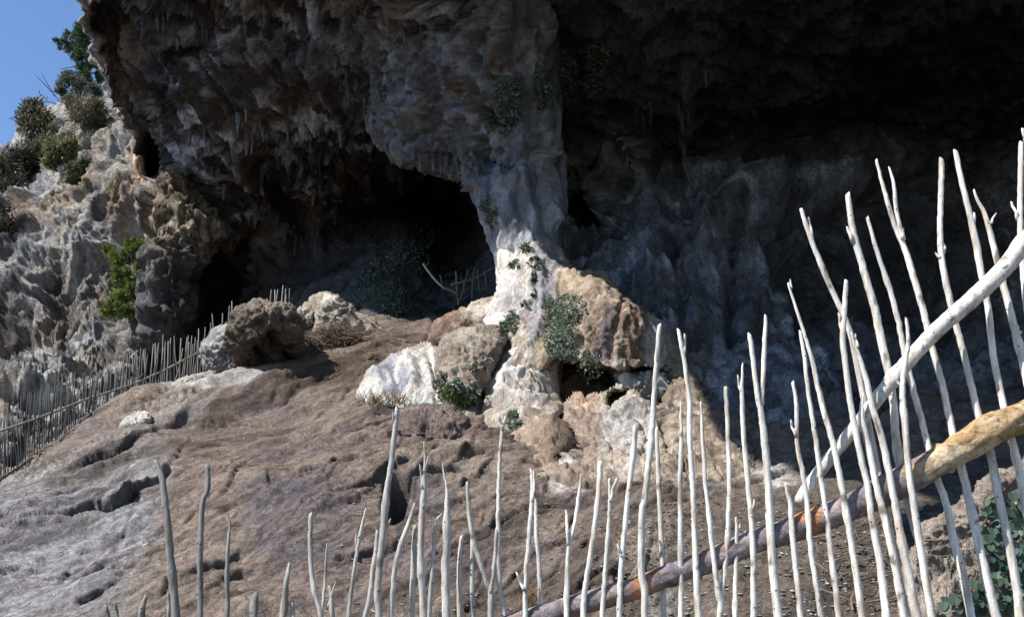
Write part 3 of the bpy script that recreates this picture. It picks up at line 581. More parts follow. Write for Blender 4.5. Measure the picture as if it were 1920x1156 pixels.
for pl, A, wd in [([(950,440),(948,500),(943,560),(920,606)], .10, 5),([(964,470),(957,530),(955,575)], -.12, 4),([(1005,470),(990,540),(975,600),(985,640)], .05, 8),([(1015,530),(1020,580),(1005,640),(965,676),(930,740)], .06, 8),
                  ([(946,628),(945,650),(932,690),(905,735)], -.40, 8),([(1052,520),(1046,560),(1030,610)], -.09, 5),([(1085,650),(1095,625),(1090,590)], -.06, 6),([(905,745),(898,775),(905,790)], -.08, 4),([(1035,545),(1038,600),(1040,640)], -.06, 5),
                  ([(1165,520),(1160,570),(1150,640),(1150,688)], -.05, 5),([(1205,590),(1203,640),(1208,690)], -.05, 5),([(1050,790),(1110,770),(1160,785)], -.05, 6),([(960,770),(1000,785),(1040,770)], -.06, 5),([(800,655),(815,700),(818,750)], -.06, 4),
                  ([(735,690),(745,720),(742,760)], -.08, 7),([(765,670),(778,705),(772,750)], .08, 10),([(710,700),(718,735)], .07, 9),([(1245,640),(1252,700),(1240,760),(1250,860)], -.10, 6),([(1120,800),(1150,830),(1140,880)], -.05, 5),([(1190,790),(1215,820),(1200,880)], -.05, 5)]:
    d, sg, t = seg_dist(PXo + w1 * .5 + w3 * .6, PYo + w2 * .4, pl); disp = disp + A * np.exp(-(d / wd) ** 2) * np.sin(np.clip(t, .04, .96) * math.pi) ** .4
for k in range(70):
    x, y = cr.uniform(700, 1400), cr.uniform(480, 900); a = math.radians(cr.choice([90, 80, 60, -30, 20]) + cr.gauss(0, 15)); Lc = cr.uniform(10, 45)
    pl = [(x, y), (x + math.cos(a) * Lc * .5 + cr.gauss(0, 4), y + math.sin(a) * Lc * .5), (x + math.cos(a) * Lc, y + math.sin(a) * Lc)]
    I = np.where((abs(PXo - x) < 70) & (abs(PYo - y) < 70)); d, sg, t = seg_dist(PXo[I] + w3[I], PYo[I] + w1[I] * .5, pl); disp[I] -= cr.uniform(.015, .05) * np.exp(-(d / 2.6) ** 2)
V = V + n * (disp * np.where(ins, 1, .5))[..., None]
q = fbm(V * 1.1, 4, .6, 3.); q2 = fbm(V * 3.4, 4, .62, 7.); q4 = fbm(V * np.array([4.5, 4.5, .5]), 4, .6, 2.)
X_ = PXo + 8 * q2 + 7 * q4; Y_ = PYo + 10 * q2 + 6 * q
def pm(poly, sf): return poly_mask(X_, Y_, poly, sf)
c = mix(np.broadcast_to(np.array([.33, .27, .21]), V.shape), [.42, .375, .32], sst(-.2, .35, q4)); c = mix(c, [.25, .195, .15], sst(.1, .55, q2 + .3 * q))
c = mix(c, np.array([.52, .495, .46]), pm([(950,440),(1000,440),(1000,520),(985,600),(960,650),(900,620),(930,580),(944,520)], 10) * sst(-.45, .25, q4) * .85)
c = mix(c, [.50, .47, .43], pm([(948,465),(962,460),(972,520),(955,575),(930,612),(902,618),(928,575),(944,520)], 6) * .85)
c = mix(c, [.58, .56, .51], np.clip(ridged(V * np.array([4, 4, .5]), 2, .5, 6.) - 1.0, 0, 1) * 2 * pm([(960,470),(1010,470),(1020,560),(1000,700),(930,760),(920,640)], 14))
c = mix(c, [.235, .23, .25], pm([(1003,470),(1046,470),(1042,560),(1012,640),(985,650),(1000,560)], 9) * .85)
c = mix(c, [.24, .235, .25], pm([(960,530),(985,540),(975,600),(945,606)], 8) * .6)
c = mix(c, [.31, .24, .155], pm([(1022,560),(1036,600),(1030,660),(1022,700),(1004,720),(1012,640)], 7) * .85)
c = mix(c, [.37, .335, .30], pm([(930,700),(1000,690),(1010,760),(960,790),(910,780)], 14) * .7)
c = mix(c, [.29, .225, .165], pm([(880,790),(1020,775),(1060,880),(1000,920),(900,880)], 24) * .75)
blk = pm([(1040,540),(1075,512),(1140,508),(1160,545),(1238,604),(1246,695),(1150,692),(1100,655),(1050,610)], 8)
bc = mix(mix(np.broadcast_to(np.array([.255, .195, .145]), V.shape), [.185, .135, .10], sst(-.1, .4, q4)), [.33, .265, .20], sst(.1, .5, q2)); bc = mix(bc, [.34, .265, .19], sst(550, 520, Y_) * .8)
bc = mix(bc, [.125, .11, .125], blob(X_, PYo, 1137, 650, 11, 65, .6) * .8); bc = mix(bc, [.15, .105, .075], blob(X_, PYo, 1180, 655, 22, 55, .6) * .7); bc = mix(bc, [.50, .48, .45], pm([(1208,600),(1242,596),(1250,696),(1218,698),(1210,650)], 6) * .85); bc = mix(bc, [.45, .42, .38], blob(X_, Y_, 1162, 685, 12, 12, .5) * .7)
c = mix(c, bc, blk)
c = mix(c, mix(np.broadcast_to(np.array([.30, .235, .19]), V.shape), [.24, .18, .14], sst(0, .45, q)), pm([(1040,800),(1062,745),(1120,735),(1140,790),(1110,930),(1030,930)], 14) * .9)
c = mix(c, [.34, .225, .155], blob(X_, Y_, 1095, 755, 26, 20, .6) * .7)
c = mix(c, np.array([.345, .32, .30]) * (1 + .25 * q2[..., None]), pm([(1120,800),(1150,765),(1200,755),(1230,775),(1232,850),(1190,875),(1140,865)], 16) * .9)
c = mix(c, mix(np.broadcast_to(np.array([.195, .15, .11]), V.shape), [.27, .22, .165], sst(.1, .45, q2)), pm([(1236,700),(1262,660),(1300,700),(1430,870),(1430,960),(1250,960),(1236,820)], 10) * .92); c = mix(c, [.44, .40, .35], sst(.3, .6, fbm(V * 5, 3, .6, 60.)) * sst(1240, 1270, PXo) * .6)
c = mix(c, [.20, .145, .105], blob(X_, Y_, 1030, 835, 36, 40, .4) * .8)
wf = pm([(668,745),(705,700),(740,672),(800,655),(826,665),(822,720),(828,765),(760,765),(700,760)], 8)
c = mix(c, mix(np.broadcast_to(np.array([.52, .505, .48]), V.shape), [.40, .36, .32], sst(.1, .5, q2)), wf * .95)
c = mix(c, [.22, .23, .27], (blob(X_ - .5 * (700 - PYo), PYo, 722, 697, 15, 24, .5) + blob(X_ - .4 * (730 - PYo), PYo, 748, 724, 17, 28, .5)).clip(0, 1) * .85)
c = mix(c, [.20, .15, .115], sst(880, 925, Y_) * .8); c = mix(c, [.62, .6, .56], blob(X_, Y_, 1060, 875, 14, 10, .6) * .7)
c = mix(c, [.16, .13, .11], cavm * .6)
c *= (1 + .28 * np.clip(q2, -.9, .9))[..., None]
fo = grid_faces(*V.shape[:2]); kp = (ins | (dO < 4.5)).ravel(); fo = fo[kp[fo].all(1)]
used = np.unique(fo); mp_ = np.zeros(V.shape[0] * V.shape[1], np.int64); mp_[used] = np.arange(len(used))
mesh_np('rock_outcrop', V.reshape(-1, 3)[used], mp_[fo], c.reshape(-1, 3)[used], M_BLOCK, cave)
pillow('rock_shelf', [(1150,700),(1180,695),(1225,697),(1243,705),(1240,750),(1228,775),(1212,752),(1190,735),(1160,718)], 10.75, .5, .6,
       'pale grey knobbly shelf of rock under the right corner of the overhanging block', 'rock', col_noise([.34, .33, .32], [.27, .25, .23], [.44, .42, .39], 11), amp=.10, fr=2.5, nth=120)
pillow('boulder', [(822,662),(835,632),(870,617),(925,612),(942,622),(946,640),(930,690),(905,732),(880,752),(840,745),(822,720),(818,690)], 10.6, .7, .8,
       'large rounded tan boulder leaning against the left foot of the pillar', 'boulder', col_noise([.28, .225, .18], [.36, .31, .26], [.22, .17, .13], 15, streak), tilt=-.006, amp=.07, nth=200)
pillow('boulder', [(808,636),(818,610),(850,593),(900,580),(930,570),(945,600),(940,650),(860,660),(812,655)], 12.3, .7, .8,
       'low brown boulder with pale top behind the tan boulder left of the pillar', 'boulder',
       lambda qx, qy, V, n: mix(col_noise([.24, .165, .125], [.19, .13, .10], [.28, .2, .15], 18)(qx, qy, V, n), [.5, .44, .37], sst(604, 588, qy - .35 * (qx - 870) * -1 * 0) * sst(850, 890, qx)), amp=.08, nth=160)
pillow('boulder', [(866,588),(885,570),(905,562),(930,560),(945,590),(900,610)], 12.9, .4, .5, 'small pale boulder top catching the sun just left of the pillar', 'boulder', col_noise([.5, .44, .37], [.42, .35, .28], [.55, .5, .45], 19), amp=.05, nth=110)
pillow('flat_boulder', [(742,800),(750,775),(800,764),(850,768),(872,790),(878,815),(868,828),(830,834),(790,822),(752,822)], 8.9, .55, .6,
       'flat brown slab of rock with a black gap beneath it, below the white flowstone', 'boulder', col_noise([.19, .145, .125], [.155, .12, .115], [.23, .175, .14], 25), tilt=-.006, amp=.07, fr=2, nth=160)
pillow('stone', [(880,800),(895,792),(912,805),(916,822),(908,836),(895,838),(884,822)], 8.8, .25, .3, 'small dark brown stone right beside the flat slab of rock', 'stone', col_noise([.17, .13, .10], [.14, .105, .085], [.2, .15, .11], 27), amp=.05, fr=3, nth=90)
def col_big(qx, qy, V, n):
    c = col_noise([.105, .085, .07], [.145, .115, .09], [.065, .054, .046], 33, (1.6, 1.6, 1.6), .5)(qx, qy, V, n)
    u = fbm(V * 2.6, 4)
    c = mix(c, [.05, .045, .04], blob(qx + 14 * u, qy + 14 * u, 510, 665, 42, 42, .5) * .6)  # shade of the lower right hollows painted in
    return mix(c, [.36, .30, .24], sst(600, 578, qy + 10 * u) * .5)  # lit top painted lighter
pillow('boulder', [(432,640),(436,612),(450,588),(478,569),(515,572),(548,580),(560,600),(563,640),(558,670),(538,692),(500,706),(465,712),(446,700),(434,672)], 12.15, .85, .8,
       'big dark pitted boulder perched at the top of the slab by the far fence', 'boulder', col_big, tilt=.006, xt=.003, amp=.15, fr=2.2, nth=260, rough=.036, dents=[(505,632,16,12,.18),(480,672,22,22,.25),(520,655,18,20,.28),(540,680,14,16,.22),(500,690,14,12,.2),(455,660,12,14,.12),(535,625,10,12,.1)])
pillow('boulder', [(384,660),(392,640),(415,618),(432,612),(440,650),(448,690),(430,705),(412,714),(396,690),(383,680)], 12.25, .4, .5,
       'pale grey boulder wedged against the left side of the big dark boulder', 'boulder', col_noise([.33, .31, .29], [.27, .26, .255], [.38, .36, .33], 37, (2, 2, 2)), amp=.10, fr=2.4, nth=140)
pillow('boulder', [(556,608),(575,590),(590,560),(608,548),(625,556),(640,575),(665,595),(700,605),(722,625),(700,645),(620,650),(560,640)], 14.0, .7, .8,
       'pale pointed boulder with its right side in shade behind the brush pile', 'boulder', col_noise([.34, .29, .24], [.27, .23, .19], [.41, .37, .33], 39), amp=.12, fr=1.8, nth=180)
pillow('boulder', [(552,600),(560,580),(580,574),(592,585),(585,610),(560,618)], 13.6, .3, .4, 'small light brown boulder between the big dark boulder and the pale pointed one', 'boulder', col_noise([.36, .29, .22], [.44, .39, .34], [.3, .24, .18], 41), amp=.06, fr=3, nth=90)
pillow('flat_stone', [(226,803),(240,787),(262,776),(278,778),(280,788),(262,796),(245,804)], 9.75, .12, .2, 'flat pale stone lying on the upper left slab near the far fence', 'stone', col_noise([.52, .49, .46], [.44, .42, .41], [.56, .53, .5], 43), tilt=-.012, amp=.03, fr=4, nth=90)
pillow('rock_step', [(308,745),(330,722),(365,705),(400,697),(408,708),(385,722),(350,738),(322,748)], 11.2, .16, .3, 'long pale rock step along the foot of the far fence', 'rock', col_noise([.47, .43, .39], [.40, .36, .32], [.53, .5, .46], 45), tilt=-.012, xt=.008, amp=.05, fr=3, nth=110)
pillow('flat_stone', [(940,1048),(952,1034),(978,1026),(988,1032),(982,1042),(960,1050),(948,1060)], 5.95, .04, .08, 'flat white stone on the soil between the middle poles', 'stone', col_noise([.66, .64, .6], [.55, .52, .48], [.7, .68, .65], 47), tilt=-.008, amp=.015, fr=6, nth=80, rough=.01)
for poly, Y, lab in [([(612,688),(622,683),(638,685),(636,691),(618,692)], 12.0, 'small white stone on the brown slope right of the big dark boulder'), ([(663,664),(670,658),(678,662),(676,669),(666,670)], 12.6, 'tiny bright white stone on the slope by the brush pile'),
                     ([(712,652),(722,640),(735,643),(736,653),(722,658)], 13.0, 'small brown stone on the path behind the white flowstone'), ([(738,652),(748,636),(760,640),(762,652),(750,657)], 13.1, 'second small brown stone on the path, nearer the pillar'),
                     ([(688,672),(695,663),(706,668),(704,678),(692,679)], 12.0, 'small dark stone at the upper end of the white flowstone')]:
    cc = col_noise([.62, .6, .56], [.7, .68, .64], [.5, .46, .42], 3) if 'white' in lab[:20] else col_noise([.19, .14, .10], [.15, .11, .08], [.24, .18, .13], 4)
    pillow('stone', poly, Y, .1, .12, lab, 'stone', cc, amp=.03, fr=5, nth=60)
def col_wall(qx, qy, V, n):
    return col_noise([.34, .28, .23], [.28, .225, .18], [.42, .36, .3], 51, (2, 2, 2), .25)(qx, qy, V, n)
pillow('stone_wall', [(1728,990),(1745,982),(1773,970),(1800,952),(1830,932),(1881,903),(1884,880),(1930,858),(2100,830),(2120,1260),(1690,1290),(1694,1100),(1704,1050),(1722,1030)], 4.55, .32, .4,
       'rough tan stone wall end with a vine growing on it, behind the right poles', 'wall', col_wall, pw=9, amp=.035, fr=3.2, nth=260, rough=.012)

# ------------------------------------------------------------------ left cliff beyond the cave
top = [(-900,420),(-300,350),(-60,300),(20,262),(45,215),(85,205),(112,188),(150,180),(178,170),(205,165),(240,190),(300,215),(420,260)]
LC = TPS([(a, b, math.log(y)) for a, b, y in [(260,400,22),(200,200,25),(110,210,26),(20,290,28),(-200,380,28),(100,400,23.5),(0,480,23),(200,500,22),(260,560,21),(100,620,20),(0,680,19),(200,680,19.5),(260,640,19.5),
        (50,780,16),(0,830,14.5),(140,740,17.5),(220,730,18),(-300,700,22),(-300,900,16),(400,300,24),(400,600,22),(150,900,15),(400,900,17),(-900,500,26),(-900,900,20)]], 300., 1e-4)
cu = np.concatenate([np.arange(-900, -20, 30), np.arange(-20, 300, 1.8)]); cv = np.concatenate([np.linspace(0, .77, 250), np.linspace(.785, 1, 24)])
ty = np.interp(cu, [t[0] for t in top], [t[1] for t in top]) + 5 * np.sin(cu * .13) + 3 * np.sin(cu * .31)
PXc = np.broadcast_to(cu[:, None], (len(cu), len(cv))); PYc = ty[:, None] + cv[None] * (1080 - ty[:, None])
V = P(PXc, PYc, np.exp(LC(PXc, PYc)))
n = grid_normals(V); n *= np.sign(((CAM - V) * n).sum(-1))[..., None]
dgc = V @ np.array([[1, .2, .5], [.2, 1, .1], [-.4, 0, .6]]).T
disp = .6 * fbm(V * .28, 3) + .30 * ridged(V * np.array([.8, .8, .2]), 3, .5, 2.) + .13 * ridged(V * np.array([2.2, 2.2, .6]), 3, .6) + .06 * fbm(V * 3.6, 4, .65) - .2
for cx, cy, rx, ry, A in [(60,770,70,14,.5),(60,800,60,10,-.6),(115,560,40,60,-.5),(215,545,45,70,-.5),(20,640,30,60,-.5),(175,290,80,20,-.4),(210,480,50,12,.4),(60,430,30,60,.4)]:
    disp += A * np.exp(-((PXc - cx) / rx) ** 2 - ((PYc - cy) / ry) ** 2)
flc, tonec = flakes(3.0 * fbm(V * np.array([.8, .8, .55]), 5, .6, 61.), .3); disp += .08 * flc + .03 * flakes(3 * fbm(V * 2.2, 4, .6, 71.), .3)[0]; disp *= sst(-.02, .1, cv)[None]
V = V + n * disp[..., None]
q = fbm(V * .4, 4, .55, 1.); q2 = fbm(V * 1.6, 4, .62, 3.); q4 = fbm(V * np.array([1.6, 1.6, .3]), 4, .6, 8.)
c = mix(np.broadcast_to(np.array([.42, .39, .355]), V.shape), [.31, .31, .325], sst(-.2, .4, q4)); c = mix(c, [.33, .235, .16], sst(.1, .5, q + .3 * q2) * .75)
c = mix(c, [.38, .35, .31], sst(.2, .6, q2) * .7); c = mix(c, [.10, .10, .11], sst(.25, .6, fbm(V * np.array([1.1, 1.1, .22]), 3, .6, 30.)) * .75)
c = mix(c, [.5, .48, .44], poly_mask(PXc + 8 * q2, PYc + 6 * q, [(20,770),(90,752),(160,760),(200,780),(150,800),(60,815)], 10) * .6)
c = mix(c, [.16, .16, .07], sst(.2, .5, fbm(V * .9, 3, .6, 40.)) * sst(520, 380, PYc) * .7)
c = mix(c, [.15, .115, .085], np.maximum.reduce([blob(PXc + 14 * q2, PYc + 10 * q, 112, 560, 34, 55, .5), blob(PXc + 14 * q2, PYc, 205, 560, 44, 60, .5), blob(PXc + 14 * q2, PYc, 14, 620, 34, 70, .5), blob(PXc + 14 * q2, PYc, 205, 690, 40, 40, .5)]) * .75)  # shade painted brown into the cliff's recesses
c = mix(c, [.075, .075, .08], sst(.25, .55, fbm(V * np.array([1.6, 1.6, .9]), 4, .65, 52.)) * .8)  # shadowed gaps between the knobs painted near black
c *= (1 + .5 * np.clip(q2, -.9, .9))[..., None]
t0 = V[:, :1]; folds = []; fcols = []
for k, (dy, dz) in enumerate([(7, 1.0), (3, .8), (1, .35)]):
    folds.append(t0 + np.array([0, dy, dz]) + fbm(t0 * .6, 2)[..., None] * .3); fcols.append(c[:, :1] * .8)
V = np.concatenate(folds + [V], 1); c = np.concatenate(fcols + [c], 1)
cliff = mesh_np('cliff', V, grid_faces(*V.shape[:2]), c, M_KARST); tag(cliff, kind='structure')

bpy.context.view_layer.update()
DG = bpy.context.evaluated_depsgraph_get()
def cast(px, py):
    """where the line of sight through a photograph pixel meets the rock"""
    d = P(px, py, 10.0) - CAM; d = Vector(d).normalized()
    ok, loc, nor, i, ob, m = sc.ray_cast(DG, Vector(CAM), d)
    if not ok: return None
    if nor.dot(d) > 0: nor = -nor
    return np.array(loc), np.array(nor), ob.name

# ------------------------------------------------------------------ stalactites (parts of the cave)
def tube(path, radii, ns=8, cap=True, jit=0.0, seed=0, cut=0.0):
    """vertex/face arrays of a tapering tube"""
    path = np.array(path, float); radii = np.array(radii, float); m = len(path)
    T = np.gradient(path, axis=0); T /= np.linalg.norm(T, axis=1, keepdims=True) + 1e-9
    ref = np.array([0, 1.0, 0]) if abs(T[0][1]) < .9 else np.array([1.0, 0, 0])
    A = np.cross(T, ref); A /= np.linalg.norm(A, axis=1, keepdims=True) + 1e-9; Bn = np.cross(T, A)
    th = np.linspace(0, 2 * math.pi, ns, endpoint=False)
    r = radii[:, None] * np.ones(ns)[None]
    if jit: r = r * (1 + jit * np.random.default_rng(seed).normal(size=r.shape))
    V = path[:, None] + A[:, None] * (r * np.cos(th))[..., None] + Bn[:, None] * (r * np.sin(th))[..., None]
    if cut: V[0] += T[0] * (np.cos(th) * radii[0] * cut)[:, None]
    I, J = np.meshgrid(np.arange(m - 1), np.arange(ns), indexing='ij'); J2 = (J + 1) % ns
    f = np.stack([I * ns + J, I * ns + J2, (I + 1) * ns + J2, (I + 1) * ns + J], -1).reshape(-1, 4)
    V = V.reshape(-1, 3); fs = [f]
    if cap:
        V = np.concatenate([V, [V[:ns].mean(0)], [path[-1]]]); a = len(V) - 2
        k = np.arange(ns); k2 = (k + 1) % ns
        fs.append(np.concatenate([np.stack([np.full(ns, a), k2, k], -1), np.stack([np.full(ns, a + 1), (m - 1) * ns + k, (m - 1) * ns + k2], -1)]))
    return V, fs
def join(parts):
    Vs, q, t = [], [], []; o = 0
    for V, fs in parts:
        Vs.append(V)
        for f in fs: (q if f.shape[1] == 4 else t).append(f + o)
        o += len(V)
    return np.concatenate(Vs), [np.concatenate(x) for x in (q, t) if x]
STAL = [(755,268,26),(790,292,30),(812,296,28),(838,302,34),(858,306,26),(873,305,36),(884,312,30),(655,165,34),(650,135,22),(465,250,44),(462,205,30),(690,225,30),(475,262,30),(525,300,26),(545,205,26),(540,245,22),(575,268,22),(600,310,24),(430,300,26),(395,268,22),
        (385,245,20),(360,245,26),(505,320,26),(615,345,26),(640,250,26),(660,250,22),(570,330,24),(480,405,26),(520,410,26),(555,450,30),(595,440,34),(1168,290,30),(1162,275,24),(1205,215,40),(1218,190,30),(1278,220,40),(1272,190,30),(1240,250,24),(1322,140,24),(1150,265,22),(1178,282,18),(310,25,36),(298,35,26),(355,10,30),(390,60,26),(335,80,22),(500,20,34),
        (725,270,18),(770,285,18),(827,310,18),(848,318,20),(894,322,20),(700,250,20),(675,255,22),(590,360,26),(630,400,26),(1262,240,22),(1290,210,24)]
rs = random.Random(3)
for fr_, cnt_, L0 in [([(752,262),(790,292),(840,308),(890,320)], 16, 22), ([(440,225),(520,250),(600,300)], 14, 22), ([(345,245),(395,300),(430,370)], 10, 20), ([(620,120),(680,180),(715,260)], 10, 20), ([(470,380),(560,440),(600,430)], 10, 22), ([(1150,260),(1180,310)], 4, 16), ([(300,20),(400,60),(520,30)], 8, 20)]:
    for _ in range(cnt_):
        t_ = rs.random() * (len(fr_) - 1.001); a_, b_ = fr_[int(t_)], fr_[int(t_) + 1]; f_ = t_ % 1; STAL.append((a_[0] + (b_[0] - a_[0]) * f_ + rs.gauss(0, 5), a_[1] + (b_[1] - a_[1]) * f_ + rs.gauss(0, 5), L0 * rs.uniform(.5, 1.3)))
for (x, y, L) in STAL:
    h = cast(x, y)
    if h is None or h[2] not in ('cave', 'rock_pillar'): continue
    p, nn, _ = h; sc_m = p[1] / F * 1.02; Lm = L * sc_m * rs.uniform(.9, 1.4); r0 = Lm * rs.uniform(.10, .2)
    z = np.linspace(.25, -1, 9); path = np.stack([p[0] + rs.uniform(-.05, .05) * (z - .2) * Lm, p[1] - .02 + rs.uniform(-.05, .05) * z * Lm, p[2] + z * Lm], -1) + nn * r0 * .2
    rad = r0 * np.interp(z, [-1, -.85, -.4, .25], [.05, .25, .6, 1.5]) * (1 + .16 * np.sin(np.arange(9) * 2.1 + x))
    Vt, ft = tube(path, rad, 9, True, .09, int(x))
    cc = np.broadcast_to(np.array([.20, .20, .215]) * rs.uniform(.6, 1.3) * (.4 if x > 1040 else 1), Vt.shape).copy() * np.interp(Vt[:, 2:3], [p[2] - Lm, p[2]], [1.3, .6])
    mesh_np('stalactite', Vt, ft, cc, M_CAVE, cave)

# ------------------------------------------------------------------ front fence
def smooth_path(pts, step=14.0):
    p = np.array(pts, float)
    if len(p) < 3: 
        m = max(3, int(np.hypot(*(p[-1] - p[0])[:2]) / step) + 1); t = np.linspace(0, 1, m)[:, None]; return p[0] + (p[-1] - p[0]) * t
    q = np.vstack([2 * p[0] - p[1], p, 2 * p[-1] - p[-2]]); res = []
    for i in range(1, len(q) - 2):
        a, b, c_, d = q[i - 1:i + 3]; m = max(2, int(np.hypot(*(c_ - b)[:2]) / step) + 1)
        for t in np.linspace(0, 1, m, endpoint=False):
            res.append(.5 * (2 * b + (c_ - a) * t + (2 * a - 5 * b + 4 * c_ - d) * t * t + (3 * b - a - 3 * c_ + d) * t ** 3))
    res.append(p[-1]); return np.array(res)
FY = 3.0
fence = empty('stick_fence', (0, FY, ground_z(0, FY)), 'tall foreground fence of bare pale sticks tied along a bark covered rail', 'fence')
def pix_tube(pts, wid, Y, ns=12, seed=0, base=False, jit=.013, knots=1, cut=0.0, step=9.0):
    """pts in photograph pixels from the tip down, wid = widths in pixels"""
    sp = smooth_path(pts, step); s = np.linspace(0, 1, len(sp)); rr = np.random.default_rng(seed)
    wv = np.interp(s, np.linspace(0, 1, len(wid)), wid)
    W = P(sp[:, 0], sp[:, 1], np.full(len(sp), Y))
    sl = ((W[:, 1] - CAM[1]) * math.cos(PT) + (W[:, 2] - CAM[2]) * math.sin(PT)) / F
    rad = wv / 2 * sl
    for _ in range(knots):
        k = rr.uniform(.15, .9); rad = rad * (1 + rr.uniform(.12, .32) * np.exp(-((s - k) * len(sp) / 1.6) ** 2))
    # small crookedness in depth
    W[:, 1] += .006 * np.sin(s * rr.uniform(4, 9) + rr.uniform(0, 6))
    W[1:-1, 0] += rr.normal(size=len(W) - 2) * .0006
    if base:
        g = ground_z(W[-1][0], W[-1][1]) - .12; d = W[-1] - W[-4 if len(W) > 4 else 0]; d = d / abs(d[2]); k = np.linspace(0.15, 1, 6)[:, None]
        ext = W[-1] + k * (W[-1][2] - g) * np.array([d[0] * .6, 0, -1]); W = np.vstack([W, ext]); rad = np.r_[rad, np.full(6, rad[-1] * 1.05)]
    rad[0] *= .82
    return tube(W, rad, ns, True, jit, seed, cut)
def wood_col(x, V, seed=0):
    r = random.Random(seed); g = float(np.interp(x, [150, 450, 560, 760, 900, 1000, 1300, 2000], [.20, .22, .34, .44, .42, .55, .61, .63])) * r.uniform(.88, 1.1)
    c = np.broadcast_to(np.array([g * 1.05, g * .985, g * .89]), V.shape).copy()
    u = fbm(V * np.array([14, 14, 5]), 3, .6, seed % 17); c *= (1 + .3 * np.clip(u, -.8, .6))[..., None]
    u2 = fbm(V * np.array([40, 40, 9]), 3, .6, seed % 13 + 2.); c = mix(c, c * np.array([.62, .52, .42]), sst(.18, .5, u2) * .75); u3 = perlin(V * 26 + seed); c = mix(c, [.10, .07, .05], sst(.52, .62, u3) * .8)
    return c
